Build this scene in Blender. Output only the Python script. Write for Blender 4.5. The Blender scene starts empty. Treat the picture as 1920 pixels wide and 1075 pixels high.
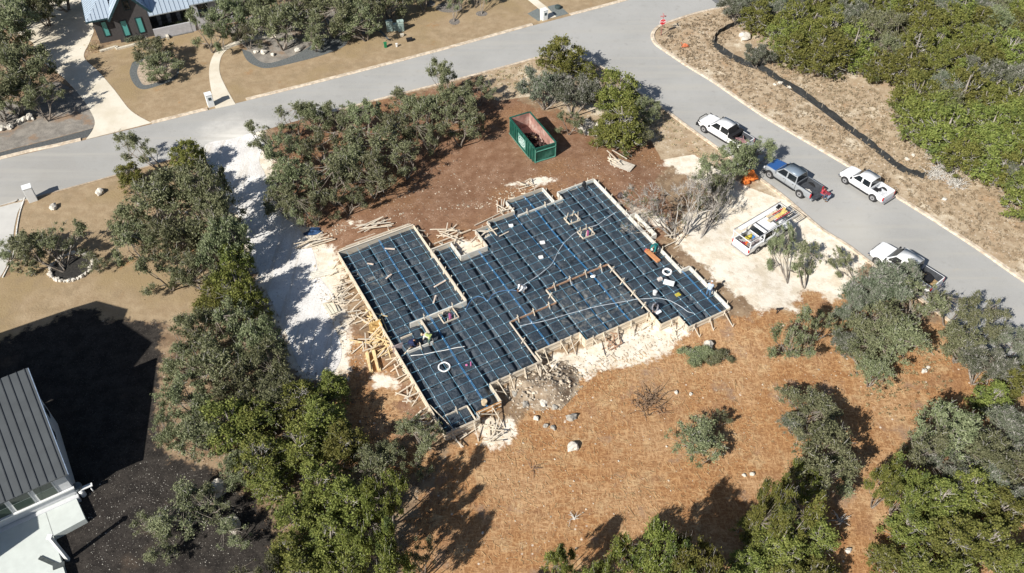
import bpy, bmesh, math, random
import numpy as np
from mathutils import Vector, Matrix
R = math.radians
scene = bpy.context.scene
# ---------------------------------------------------------------- camera, world, sun, exposure
H = 57.0; FPX = 1625.0; PITCH = 46.9
cam_d = bpy.data.cameras.new('camera'); cam = bpy.data.objects.new('camera', cam_d)
scene.collection.objects.link(cam); scene.camera = cam
cam.location = (0, 0, H); cam.rotation_euler = (R(90-PITCH), 0, 0)
cam_d.sensor_width = 36; cam_d.lens = 36*FPX/1920
cam_d.clip_start = 0.5; cam_d.clip_end = 5000
SUN_AZ = 47.0; SUN_EL = 38.0      # shadows run towards +x+y at SUN_AZ
world = bpy.data.worlds.new('World'); scene.world = world; world.use_nodes = True
wn = world.node_tree; wn.nodes.clear()
sky = wn.nodes.new('ShaderNodeTexSky'); sky.sky_type = 'NISHITA'; sky.sun_disc = False
sky.sun_elevation = R(SUN_EL); sky.sun_rotation = R(90-(SUN_AZ+180))
bg = wn.nodes.new('ShaderNodeBackground'); bg.inputs[1].default_value = 0.055
wo = wn.nodes.new('ShaderNodeOutputWorld')
wn.links.new(sky.outputs[0], bg.inputs[0]); wn.links.new(bg.outputs[0], wo.inputs[0])
sl = bpy.data.lights.new('sun', 'SUN'); sl.energy = 4.9; sl.angle = R(0.53); sl.color = (1.0, 0.955, 0.88)
sun = bpy.data.objects.new('sun', sl); scene.collection.objects.link(sun)
sd = Vector((math.cos(R(SUN_AZ))*math.cos(R(SUN_EL)), math.sin(R(SUN_AZ))*math.cos(R(SUN_EL)), -math.sin(R(SUN_EL))))
sun.rotation_euler = sd.to_track_quat('-Z', 'Y').to_euler(); sun.location = (-60, -40, 90)
scene.view_settings.view_transform = 'Standard'; scene.view_settings.look = 'None'
scene.view_settings.exposure = 0.52; scene.view_settings.gamma = 1
scene.render.engine = 'CYCLES'
scene.cycles.max_bounces = 5; scene.cycles.diffuse_bounces = 3; scene.cycles.transparent_max_bounces = 4
# ---------------------------------------------------------------- measuring helpers
cp, sp_ = math.cos(R(PITCH)), math.sin(R(PITCH))
def G0(px, py, z=0.0):
    u = (px-960)/FPX; v = (537.5-py)/FPX
    dx, dy, dz = u, cp+v*sp_, -sp_+v*cp
    t = (H-z)/-dz
    return (dx*t, dy*t)
# the building pad stands on a low mound: distance to a line gives its height
MOUND = [G0(*p) for p in [(745, 430), (905, 425), (1040, 362), (1115, 338), (1250, 462), (1372, 575)]]
def segdist(X, Y, pts):
    d = np.full(np.shape(X), 1e9)
    for (ax, ay), (bx, by) in zip(pts[:-1], pts[1:]):
        vx, vy = bx-ax, by-ay
        t = np.clip(((X-ax)*vx+(Y-ay)*vy)/(vx*vx+vy*vy), 0, 1)
        d = np.minimum(d, np.hypot(X-ax-t*vx, Y-ay-t*vy))
    return d
def sstep(a, b, x):
    t = np.clip((x-a)/(b-a), 0, 1); return t*t*(3-2*t)
def ter(x, y):
    return 0.5*(1-sstep(1.5, 8.0, segdist(np.asarray(x, float), np.asarray(y, float), MOUND)))
def P(px, py, h=0.0):
    """point at height h above the terrain seen at that place of the survey picture"""
    z = h
    for _ in range(4):
        x, y = G0(px, py, z); z = float(ter(x, y))+h
    return Vector((x, y, z))
def PG(px, py): return P(px, py, 0)
# ---------------------------------------------------------------- object helpers
def coll(): return scene.collection
def tag(o, label=None, cat=None, group=None, kind=None):
    if label: o['label'] = label
    if cat: o['category'] = cat
    if group: o['group'] = group
    if kind: o['kind'] = kind
    return o
def empty(name, loc=(0, 0, 0), rz=0.0, label=None, cat=None, group=None):
    o = bpy.data.objects.new(name, None); coll().objects.link(o)
    o.location = loc; o.rotation_euler = (0, 0, rz); o.empty_display_size = 0.3
    return tag(o, label, cat, group)
class MB:
    def __init__(s): s.v = []; s.f = []; s.m = []
    def add(s, vs, fs, mi=0):
        n = len(s.v); s.v.extend([tuple(v) for v in vs]); s.f.extend([tuple(i+n for i in f) for f in fs]); s.m.extend([mi]*len(fs)); return s
    def box(s, c, d, rz=0.0, mi=0, M=None):
        hx, hy, hz = d[0]/2, d[1]/2, d[2]/2
        vs = [(-hx,-hy,-hz),(hx,-hy,-hz),(hx,hy,-hz),(-hx,hy,-hz),(-hx,-hy,hz),(hx,-hy,hz),(hx,hy,hz),(-hx,hy,hz)]
        if M is None: M = Matrix.Rotation(rz, 3, 'Z')
        cv = Vector(c)
        vs = [cv+M@Vector(v) for v in vs]
        return s.add(vs, [(0,3,2,1),(4,5,6,7),(0,1,5,4),(1,2,6,5),(2,3,7,6),(3,0,4,7)], mi)
    def bar(s, a, b, w, h=None, mi=0, roll=None):
        """a board from a to b with section w x h"""
        h = h or w; a = Vector(a); b = Vector(b); d = b-a; L = d.length
        if L < 1e-4: return s
        x = d/L; up = Vector((0, 0, 1)) if abs(x.z) < .95 else Vector((1, 0, 0))
        y = up.cross(x).normalized(); z = x.cross(y)
        if roll: 
            q = Matrix.Rotation(roll, 3, x); y = q@y; z = q@z
        M = Matrix((x, y, z)).transposed()
        return s.box((a+b)/2, (L, w, h), M=M, mi=mi)
    def tube(s, pts, rad, n=6, mi=0, cap=True):
        pts = [Vector(p) for p in pts]; k = len(pts)
        if not hasattr(rad, '__len__'): rad = [rad]*k
        base = len(s.v); prev = None
        for i, p in enumerate(pts):
            t = (pts[min(i+1, k-1)]-pts[max(i-1, 0)])
            t = t.normalized() if t.length > 1e-6 else Vector((0, 0, 1))
            if prev is None:
                ref = Vector((0, 0, 1)) if abs(t.z) < .9 else Vector((1, 0, 0)); u = t.cross(ref).normalized()
            else:
                u = (prev-t*prev.dot(t)); u = u.normalized() if u.length > 1e-6 else t.orthogonal().normalized()
            prev = u; w = t.cross(u)
            for j in range(n):
                a = 2*math.pi*j/n; s.v.append(tuple(p+(u*math.cos(a)+w*math.sin(a))*rad[i]))
        for i in range(k-1):
            for j in range(n):
                a = base+i*n+j; b = base+i*n+(j+1)%n
                s.f.append((a, b, b+n, a+n)); s.m.append(mi)
        if cap:
            s.f.append(tuple(base+j for j in range(n))[::-1]); s.f.append(tuple(base+(k-1)*n+j for j in range(n))); s.m += [mi, mi]
        return s
    def cyl(s, a, b, r, n=16, mi=0): return s.tube([a, b], r, n, mi)
    def prism(s, poly, z0, z1, mi=0):
        n = len(poly)
        vs = [(p[0], p[1], z0) for p in poly]+[(p[0], p[1], z1) for p in poly]
        return s.add(vs, [tuple(range(n))[::-1], tuple(range(n, 2*n))]+[(i, (i+1)%n, (i+1)%n+n, i+n) for i in range(n)], mi)
    def loft(s, rings, mi=0, closed=True, caps=True):
        n = len(rings[0]); base = len(s.v)
        for r in rings: s.v.extend([tuple(p) for p in r])
        for i in range(len(rings)-1):
            for j in range(n if closed else n-1):
                a = base+i*n+j; b = base+i*n+(j+1)%n
                s.f.append((a, b, b+n, a+n)); s.m.append(mi)
        if caps:
            s.f.append(tuple(base+j for j in range(n))[::-1]); s.f.append(tuple(base+(len(rings)-1)*n+j for j in range(n))); s.m += [mi, mi]
        return s
    def blob(s, c, r, rough=.2, seed=0, sub=2, mi=0):
        bm = bmesh.new(); bmesh.ops.create_icosphere(bm, subdivisions=sub, radius=1); rr = random.Random(seed)
        ph = [rr.uniform(0, 6) for _ in range(6)]
        for v in bm.verts:
            p = v.co; k = 1+rough*(math.sin(3*p.x+ph[0])*math.sin(3.3*p.y+ph[1])+.6*math.sin(6*p.z+ph[2]+2*p.x)*math.sin(5*p.y+ph[3])+rr.uniform(-.35, .35))
            v.co = Vector((p.x*r[0]*k+c[0], p.y*r[1]*k+c[1], p.z*r[2]*k+c[2]))
        bm.verts.index_update()
        s.add([v.co for v in bm.verts], [[v.index for v in f.verts] for f in bm.faces], mi); bm.free(); return s
    def build(s, name, mats, parent=None, smooth=False, bevel=0, loc=None, rz=None):
        me = bpy.data.meshes.new(name); me.from_pydata(s.v, [], s.f)
        if not isinstance(mats, (list, tuple)): mats = [mats]
        for m in mats: me.materials.append(m)
        if len(mats) > 1: me.polygons.foreach_set('material_index', s.m)
        if smooth: me.polygons.foreach_set('use_smooth', [True]*len(s.f))
        me.update()
        o = bpy.data.objects.new(name, me); coll().objects.link(o)
        if parent: o.parent = parent
        if loc is not None: o.location = loc
        if rz is not None: o.rotation_euler = (0, 0, rz)
        if bevel:
            b = o.modifiers.new('bevel', 'BEVEL'); b.width = bevel; b.segments = 2; b.limit_method = 'ANGLE'; b.angle_limit = R(35)
            b.harden_normals = False
        return o
def centered(mb, name, mats, label, cat, group=None, **k):
    """a one-mesh thing whose origin sits at its base"""
    a = np.array(mb.v); c = (a[:, :2].min(0)+a[:, :2].max(0))/2; z = a[:, 2].min()
    mb.v = [(v[0]-c[0], v[1]-c[1], v[2]-z) for v in mb.v]
    o = mb.build(name, mats, **k); o.location = (c[0], c[1], z); return tag(o, label, cat, group)
def copy_tree(o, parent=None):
    c = o.copy(); coll().objects.link(c)
    if parent: c.parent = parent
    for ch in KIDS.get(o.name, []): 
        d = copy_tree(ch, c)
    return c
KIDS = {}
# ---------------------------------------------------------------- material helpers
class NT:
    def __init__(s, name):
        s.mat = bpy.data.materials.new(name); s.mat.use_nodes = True; s.t = s.mat.node_tree; s.t.nodes.clear()
        s.out = s.t.nodes.new('ShaderNodeOutputMaterial'); s.bsdf = s.t.nodes.new('ShaderNodeBsdfPrincipled')
        s.t.links.new(s.bsdf.outputs[0], s.out.inputs[0])
        s.tc = s.t.nodes.new('ShaderNodeTexCoord'); s.co = s.tc.outputs['Object']
    def n(s, typ, **kw):
        o = s.t.nodes.new(typ)
        for k, v in kw.items(): setattr(o, k, v)
        return o
    def L(s, a, b): s.t.links.new(a, b)
    def setv(s, sock, v):
        if isinstance(v, bpy.types.NodeSocket): s.L(v, sock)
        elif isinstance(v, (tuple, list)) and len(v) == 3 and sock.type == 'RGBA': sock.default_value = (*v, 1)
        else: sock.default_value = v
    def noise(s, scale, detail=3, rough=.55, dist=0, vec=None, col=False):
        o = s.n('ShaderNodeTexNoise'); s.L(vec or s.co, o.inputs['Vector']); o.inputs['Scale'].default_value = scale
        o.inputs['Detail'].default_value = detail; o.inputs['Roughness'].default_value = rough; o.inputs['Distortion'].default_value = dist
        return o.outputs['Color' if col else 'Fac']
    def vor(s, scale, feat='F1', out='Distance', vec=None, rnd=1):
        o = s.n('ShaderNodeTexVoronoi', feature=feat); s.L(vec or s.co, o.inputs['Vector']); o.inputs['Scale'].default_value = scale
        o.inputs['Randomness'].default_value = rnd; return o.outputs[out]
    def mapp(s, scale=(1, 1, 1), rot=(0, 0, 0), loc=(0, 0, 0), vec=None):
        o = s.n('ShaderNodeMapping'); s.L(vec or s.co, o.inputs[0]); o.inputs['Scale'].default_value = scale
        o.inputs['Rotation'].default_value = rot; o.inputs['Location'].default_value = loc; return o.outputs[0]
    def ss(s, v, a, b, o0=0.0, o1=1.0):
        o = s.n('ShaderNodeMapRange', interpolation_type='SMOOTHSTEP'); s.setv(o.inputs[0], v)
        for i, x in zip((1, 2, 3, 4), (a, b, o0, o1)): o.inputs[i].default_value = x
        return o.outputs[0]
    def math(s, op, a, b=0.0, clamp=False):
        o = s.n('ShaderNodeMath', operation=op, use_clamp=clamp); s.setv(o.inputs[0], a); s.setv(o.inputs[1], b); return o.outputs[0]
    def mix(s, f, a, b, mode='MIX'):
        o = s.n('ShaderNodeMix', data_type='RGBA', blend_type=mode); s.setv(o.inputs[0], f); s.setv(o.inputs[6], a); s.setv(o.inputs[7], b); return o.outputs[2]
    def bump(s, h, strength=.3, dist=.05):
        o = s.n('ShaderNodeBump'); s.setv(o.inputs['Height'], h); o.inputs['Strength'].default_value = strength; o.inputs['Distance'].default_value = dist
        s.L(o.outputs[0], s.bsdf.inputs['Normal']); return o
    def done(s, col=None, rough=.8, metal=0, spec=.3):
        if col is not None: s.setv(s.bsdf.inputs['Base Color'], col)
        s.setv(s.bsdf.inputs['Roughness'], rough); s.setv(s.bsdf.inputs['Metallic'], metal); s.bsdf.inputs['Specular IOR Level'].default_value = spec
        return s.mat
def simple(name, col, rough=.7, metal=0, spec=.3, var=.25, scale=4.0, bump=0.0, dirt=None):
    m = NT(name); n1 = m.noise(scale, 4, .6)
    c = m.mix(m.ss(n1, .3, .7), tuple(x*(1-var) for x in col), tuple(min(1, x*(1+var*.6)) for x in col))
    if dirt:
        c = m.mix(m.ss(m.noise(scale*.6, 5, .65), .48, .68), c, dirt)
    if bump: m.bump(m.noise(scale*6, 4), bump, .02)
    return m.done(c, rough, metal, spec)
# ---------------------------------------------------------------- ground: one sheet, zones as masks of ground cover, one including painted shade
def gp(pts): return np.array([G0(*p) for p in pts])
def sdist(X, Y, poly):
    """signed distance to polygon, negative inside"""
    d = np.full(X.shape, 1e9); ins = np.zeros(X.shape, bool); n = len(poly)
    for i in range(n):
        ax, ay = poly[i]; bx, by = poly[(i+1) % n]
        vx, vy = bx-ax, by-ay
        t = np.clip(((X-ax)*vx+(Y-ay)*vy)/(vx*vx+vy*vy+1e-12), 0, 1)
        d = np.minimum(d, np.hypot(X-ax-t*vx, Y-ay-t*vy))
        if ay != by:
            c = ((ay > Y) != (by > Y)) & (X < (bx-ax)*(Y-ay)/(by-ay)+ax); ins ^= c
    return np.where(ins, -d, d)
Z = {}
Z['lawn'] = [[(18,520),(30,400),(60,372),(215,332),(330,300),(420,450),(390,560),(360,620),(305,605),(245,603),(190,600),(120,660),(-200,760),(-200,500)],
             [(160,108),(186,136),(216,171),(246,208),(284,231),(395,206),(500,180),(620,150),(830,95),(1030,40),(1180,0),(1280,-40),(900,-140),(760,-30),(700,60),(620,100),(490,125),(455,95),(440,82),(420,60),(330,60),(200,85)]]
Z['red'] = [[(640,600),(700,640),(760,720),(800,800),(760,830),(640,800),(600,710)],[(560,200),(700,190),(850,160),(940,140),(990,200),(1060,215),(1120,260),(1235,262),(1260,300),(1230,350),(1270,430),(1230,470),(1100,400),(900,470),(640,500),(560,440),(500,370),(500,260)]]
Z['orange'] = [[(1500,540),(1600,520),(1700,600),(1800,600),(1920,700),(1990,900),(1920,1200),(700,1300),(760,1010),(820,880),(845,830),(940,800),(1050,735),(1130,660),(1290,612),(1400,600)],
               [(600,700),(640,610),(700,650),(740,700),(760,830),(840,850),(760,900),(640,860)]]
Z['caliche'] = [[(372,262),(490,240),(515,300),(520,380),(590,430),(640,520),(660,640),(650,705),(600,725),(555,700),(490,545),(435,420)],[(900,800),(975,780),(960,830),(915,850)],[(1000,690),(1110,648),(1220,600),(1290,615),(1270,655),(1190,685),(1120,700),(1060,720)],[(1240,272),(1290,258),(1350,270),(1420,300),(1450,340),(1400,400),(1290,330),(1250,310)],
                [(1400,345),(1500,385),(1590,450),(1620,480),(1600,540),(1560,565),(1510,540),(1490,585),(1430,590),(1380,560),(1320,510),(1260,455),(1290,400),(1370,380)],
                [(1130,640),(1200,605),(1270,615),(1262,640),(1190,665),(1150,672)],
                [(1045,665),(1110,655),(1112,700),(1080,705)],
                [(905,790),(965,790),(950,815),(925,838),(905,825)],
                [(850,455),(905,460),(895,480),(862,485)], [(955,352),(1010,340),(1040,345),(1000,356)],
                [(1180,395),(1250,420),(1300,480),(1240,440)], [(640,425),(690,420),(690,412),(660,416)],[(700,705),(730,700),(745,722),(705,728)],
                [(575,450),(625,465),(648,540),(645,592),(610,560)]]
Z['verge'] = [[(1222,60),(1260,38),(1310,25),(1365,10),(1420,-10),(1500,-100),(2300,-100),(2300,700),(1920,532),(1842,476),(1754,418),(1666,363),(1590,315),(1515,270),(1440,226),(1387,191),(1337,156),(1286,125),(1249,100),(1226,83)],
              [(900,140),(1018,105),(1085,109),(1116,118),(1156,141),(1198,171),(1254,208),(1311,251),(1440,343),(1480,380),(1400,350),(1300,290),(1240,300),(1220,262),(1100,230),(1000,180),(930,190)]]
Z['gravel'] = [[(-60,190),(60,190),(105,150),(150,175),(180,222),(176,240),(130,252),(0,285),(-200,330),(-200,200)],
               [(455,100),(500,60),(620,60),(640,90),(560,115),(490,125)], [(420,60),(470,30),(560,20),(700,10),(700,60),(560,90),(470,95)]]
Z['dark'] = [[(-200,760),(0,640),(120,590),(180,580),(192,598),(245,603),(305,605),(300,700),(290,830),(330,860),(400,880),(470,930),(520,1000),(560,1200),(-200,1300)]]  # dark mulch, plus the house's cast shadow on the lawn painted as ground
order = ['lawn', 'red', 'orange', 'caliche', 'verge', 'gravel', 'dark']
soft = dict(lawn=.25, red=1.8, orange=1.5, caliche=1.3, verge=.3, gravel=.3, dark=1.2)
xs = np.concatenate([[-1500,-700,-350,-200,-140,-110,-90], np.arange(-75, 75.1, .42), [90,110,140,200,350,700,1500]])
ys = np.concatenate([[-1500,-600,-250,-100,-40,-10,8], np.arange(20, 118, .42), [125,135,150,180,230,330,700,1800]])
GX, GY = np.meshgrid(xs, ys); gx, gy = GX.ravel(), GY.ravel()
masks = []
for k in order:
    m = np.zeros(gx.shape)
    for pl in Z[k]:
        d = sdist(gx, gy, gp(pl)); m = np.maximum(m, np.clip(.5-d/(2*soft[k]), 0, 1))
    masks.append(m)
masks.append(np.zeros_like(gx))
far = sstep(118, 150, gy)
gz = ter(gx, gy)
me = bpy.data.meshes.new('ground'); nx, ny = len(xs), len(ys)
idx = np.arange(nx*ny).reshape(ny, nx)
F = np.stack([idx[:-1,:-1], idx[:-1,1:], idx[1:,1:], idx[1:,:-1]], -1).reshape(-1, 4)
me.from_pydata(np.stack([gx, gy, gz], 1).tolist(), [], F.tolist())
for nm, i in (('zoneA', 0), ('zoneB', 4)):
    a = me.color_attributes.new(nm, 'FLOAT_COLOR', 'POINT')
    arr = np.stack(masks[i:i+4], 1).astype(np.float32); a.data.foreach_set('color', arr.ravel())
me.polygons.foreach_set('use_smooth', [True]*len(F))
ground = bpy.data.objects.new('ground', me); coll().objects.link(ground); tag(ground, kind='structure')
m = NT('ground_cover')
big = m.noise(.12, 4, .6); mid = m.noise(.9, 5, .65); fine = m.noise(5, 5, .7); vf = m.noise(14, 3, .7)
straw1 = m.noise(1.5, 5, .78, 1.2, m.mapp((3.2, 1, 1), (0, 0, .9))); straw2 = m.noise(1.5, 5, .78, 1.2, m.mapp((1, 3.2, 1), (0, 0, .35)))
straw = m.math('MAXIMUM', straw1, straw2)
stone = m.vor(2.6); stonecol = m.vor(2.6, out='Color'); stone2 = m.vor(5.5)
sep = m.n('ShaderNodeSeparateColor'); m.L(stonecol, sep.inputs[0])
pick = m.ss(sep.outputs[0], .62, .7)
stones = m.math('MULTIPLY', m.ss(stone, .30, .12), pick)
small = m.math('MULTIPLY', m.ss(stone2, .26, .1), m.ss(mid, .48, .6))
def C(a, b, f): return m.mix(f, a, b)
def three(a, b, c, f1, f2): return m.mix(f2, m.mix(f1, a, b), c)
scrub = three((.20,.135,.085), (.33,.24,.155), (.10,.07,.045), m.ss(mid, .35, .65), m.ss(fine, .55, .75))
scrub = m.mix(m.math('MULTIPLY', stones, .7), scrub, (.48,.42,.34))
lawn = three((.30,.22,.135), (.39,.30,.195), (.20,.14,.08), m.ss(mid, .3, .7), m.ss(vf, .52, .75))
lawn = m.mix(m.ss(big, .45, .65), lawn, m.mix(m.ss(vf, .3, .7), (.24,.17,.085), (.36,.28,.17)))
lawn = m.mix(m.math('MULTIPLY', m.ss(m.noise(.6, 6, .7), .48, .62), .6), lawn, m.mix(m.ss(vf, .35, .65), (.20,.14,.08), (.33,.26,.17)))
lawn = m.mix(m.ss(m.noise(.35, 4, .6), .62, .74), lawn, (.33,.20,.10))
red = three((.20,.108,.064), (.275,.165,.105), (.10,.058,.036), m.ss(mid, .35, .65), m.ss(fine, .5, .75))
red = m.mix(m.ss(big, .46, .64), red, m.mix(m.ss(fine, .3, .7), (.32,.18,.095), (.17,.095,.055)))
red = m.mix(m.math('MULTIPLY', small, .75), red, (.62,.5,.4))
orange = three((.255,.122,.052), (.46,.265,.125), (.15,.08,.04), m.ss(straw, .46, .62), m.math('MULTIPLY', m.ss(fine, .52, .70), .8))
orange = m.mix(m.math('MULTIPLY', m.ss(m.noise(.16, 4, .6, 0, m.mapp((1,1,1), loc=(5,2,0))), .42, .62), .4), orange, m.mix(m.ss(straw, .46, .62), (.34,.21,.11), (.58,.42,.26)))
orange = m.mix(m.ss(straw, .68, .76), orange, (.66,.47,.28))
orange = m.mix(m.ss(m.noise(.3, 5, .65), .56, .70), orange, m.mix(m.ss(fine, .3, .7), (.20,.125,.085), (.36,.25,.17)))
orange = m.mix(m.ss(m.noise(.55, 6, .7), .5, .68), orange, m.mix(m.ss(straw, .42, .6), (.23,.125,.06), (.52,.36,.20)))
orange = m.mix(m.math('MULTIPLY', m.ss(m.noise(.22, 6, .7, 0, m.mapp((1,1,1), loc=(17,4,0))), .54, .66), .65), orange, m.mix(m.ss(straw, .42, .62), (.17,.085,.045), (.34,.19,.10)))
orange = m.mix(m.math('MULTIPLY', stones, m.ss(m.noise(.5), .55, .65)), orange, (.7,.62,.52))
cal = three((.64,.56,.44), (.78,.72,.62), (.46,.37,.27), m.ss(mid, .35, .6), m.ss(m.noise(.8, 6, .7), .56, .74))
cal = m.mix(m.ss(fine, .58, .78), cal, (.55,.47,.37))
verge = three((.33,.245,.16), (.46,.37,.26), (.20,.14,.09), m.ss(mid, .35, .62), m.ss(fine, .52, .72))
verge = m.mix(m.ss(m.noise(.45, 5, .65), .53, .66), verge, m.mix(m.ss(fine, .3, .7), (.30,.20,.12), (.46,.33,.21)))
verge = m.mix(m.ss(m.noise(.28, 5, .6, 0, m.mapp((1,1,1), loc=(40,11,0))), .55, .68), verge, m.mix(m.ss(fine, .3, .7), (.68,.61,.49), (.5,.42,.3)))
verge = m.mix(m.math('MULTIPLY', m.math('MAXIMUM', stones, small), .6), verge, (.68,.62,.54))
gravel = three((.20,.185,.165), (.31,.285,.25), (.11,.095,.08), m.ss(mid, .35, .65), m.ss(vf, .5, .72))
gravel = m.mix(m.ss(m.noise(.4, 4), .52, .68), gravel, (.27,.19,.13))
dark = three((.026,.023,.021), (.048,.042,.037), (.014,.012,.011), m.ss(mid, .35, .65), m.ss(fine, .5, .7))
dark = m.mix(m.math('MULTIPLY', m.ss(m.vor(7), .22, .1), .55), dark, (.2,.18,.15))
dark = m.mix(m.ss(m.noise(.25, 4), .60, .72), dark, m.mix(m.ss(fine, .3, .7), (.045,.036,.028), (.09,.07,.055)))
col = scrub
A = m.n('ShaderNodeVertexColor', layer_name='zoneA'); B = m.n('ShaderNodeVertexColor', layer_name='zoneB')
sA = m.n('ShaderNodeSeparateColor'); m.L(A.outputs[0], sA.inputs[0]); sB = m.n('ShaderNodeSeparateColor'); m.L(B.outputs[0], sB.inputs[0])
chan = [sA.outputs[0], sA.outputs[1], sA.outputs[2], A.outputs[1], sB.outputs[0], sB.outputs[1], sB.outputs[2]]
edge = m.math('MULTIPLY', m.math('SUBTRACT', m.noise(.7, 7, .75), .5), 1.7)
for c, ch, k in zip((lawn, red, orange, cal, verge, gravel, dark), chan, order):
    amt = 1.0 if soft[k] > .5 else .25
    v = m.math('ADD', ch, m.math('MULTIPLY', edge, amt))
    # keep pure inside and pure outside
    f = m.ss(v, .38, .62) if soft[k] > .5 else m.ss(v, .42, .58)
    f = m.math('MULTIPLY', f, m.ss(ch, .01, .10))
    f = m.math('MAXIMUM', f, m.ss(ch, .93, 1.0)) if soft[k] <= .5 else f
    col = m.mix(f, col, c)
m.bump(m.math('ADD', m.math('MULTIPLY', fine, .6), m.math('MULTIPLY', straw, .4)), .55, .12)
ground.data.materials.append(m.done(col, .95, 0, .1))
# ---------------------------------------------------------------- sheets: road, drives, paths, beds
def sheet(name, pts, z, mat, world=False, thick=None):
    w = [tuple(p) for p in pts] if world else [G0(*p) for p in pts]
    bm = bmesh.new()
    if thick:
        vs = [bm.verts.new((x, y, -.05)) for x, y in w]; f = bm.faces.new(vs)
        if f.normal.z < 0: f.normal_flip()
        bm.normal_update()
        r = bmesh.ops.extrude_face_region(bm, geom=[f])
        for v in r['geom']:
            if isinstance(v, bmesh.types.BMVert): v.co.z = z
    else:
        vs = [bm.verts.new((x, y, z)) for x, y in w]; f = bm.faces.new(vs)
        bm.normal_update()
        if f.normal.z < 0: f.normal_flip()
        bmesh.ops.triangulate(bm, faces=bm.faces[:])
    if thick: bmesh.ops.recalc_face_normals(bm, faces=bm.faces[:])
    me = bpy.data.meshes.new(name); bm.to_mesh(me); bm.free(); me.materials.append(mat)
    o = bpy.data.objects.new(name, me); coll().objects.link(o); return tag(o, kind='structure')
def smoothline(pts, n=6):
    """Catmull-Rom through points"""
    out = []; P_ = [pts[0]]+list(pts)+[pts[-1]]
    for i in range(1, len(P_)-2):
        p0, p1, p2, p3 = [np.array(q, float) for q in P_[i-1:i+3]]
        for j in range(n):
            t = j/n; out.append(tuple(.5*((2*p1)+(-p0+p2)*t+(2*p0-5*p1+4*p2-p3)*t*t+(-p0+3*p1-3*p2+p3)*t**3)))
    out.append(tuple(pts[-1])); return out
m = NT('asphalt'); n1 = m.noise(.12, 5, .6); n2 = m.noise(1.2, 5, .6); n3 = m.noise(18, 3, .7)
c = m.mix(m.ss(n1, .35, .65), (.285,.28,.265), (.36,.355,.34)); c = m.mix(m.ss(n3, .3, .75), c, (.41,.41,.40)); 
c = m.mix(m.ss(n2, .55, .75), c, (.31,.305,.29))
def spot(x, y, r0, r1, mm):
    v = mm.n('ShaderNodeVectorMath', operation='DISTANCE'); mm.L(mm.co, v.inputs[0]); v.inputs[1].default_value = (x, y, 0)
    return mm.ss(mm.math('ADD', v.outputs[1], mm.math('MULTIPLY', mm.noise(.35, 5, .65), (r0-r1)*.9)), r0, r1)
cx, cy = G0(440, 262); c = m.mix(m.math('MULTIPLY', spot(cx, cy, 9, 2, m), .85), c, (.78,.75,.69))
cx, cy = G0(1600, 430); c = m.mix(m.math('MULTIPLY', spot(cx, cy, 7, 2, m), .3), c, (.6,.57,.5))
cx, cy = G0(300, 290); c = m.mix(m.math('MULTIPLY', spot(cx, cy, 7, 1, m), .3), c, (.6,.58,.54))
cx, cy = G0(60, 335); c = m.mix(m.math('MULTIPLY', spot(cx, cy, 24, 3, m), .45), c, (.29,.27,.24))
# long faint wheel tracks along both streets
for rot, a0 in ((R(-25.5), 7.0), (R(54), 3.0)):
    w = m.noise(.5, 3, .6, 0, m.mapp((.05, 1.4, 1), (0, 0, rot)))
    c = m.mix(m.math('MULTIPLY', m.ss(w, .50, .64), .42), c, (.40,.385,.35))
c = m.mix(m.math('MULTIPLY', m.ss(m.noise(.6, 6, .75), .60, .72), .5), c, (.44,.41,.36)); m.bump(n3, .15, .02); ASPH = m.done(c, .85, 0, .25)
far_edge = [(-420,412),(0,300),(100,277),(180,258),(285,233),(390,207),(500,180),(620,150),(830,95),(1000,48),(1100,22),(1180,0),(1330,-44),(1480,-90)]
corner_ne = smoothline([(1640,-40),(1480,-13),(1362,11),(1310,22),(1274,33),(1234,48),(1220,65),(1226,83),(1249,100),(1287,125.6),(1337,156),(1387,191),(1440,226),(1515,270),(1591,315),(1666,363),(1754,418),(1842,476),(1920,531),(2240,750)], 4)
near_r = smoothline([(2150,880),(1920,706),(1780,598),(1700,538),(1628,486),(1591,458),(1540,426),(1485,378),(1440,343),(1312,251),(1254,208.5),(1199,171),(1156,141),(1116,118),(1086,109),(1018,105.5),(960,120),(844,151),(698,188),(560,226),(470,252),(330,296),(213,329),(40,376),(0,386),(-420,505)], 4)
road_poly = far_edge+corner_ne+near_r
sheet('road', road_poly, .006, ASPH)
sheet('road_patch', [(1330,-3),(1352,14),(1480,-13),(1640,-40),(1480,-60)], .012, simple('new_asphalt', (.17,.175,.18), .9, var=.2, scale=6))
CONC = NT('pale_concrete'); m = CONC
c = m.mix(m.ss(m.noise(.3, 5, .6), .35, .65), (.60,.54,.43), (.70,.65,.55)); c = m.mix(m.ss(m.noise(9, 4, .7), .5, .8), c, (.5,.45,.36)); m.bump(m.noise(30), .1, .01)
CONC = m.done(c, .9, 0, .2)
KERB = simple('kerb_concrete', (.60,.51,.40), .9, var=.3, scale=2.5, bump=.2, dirt=(.42,.33,.24))
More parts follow.
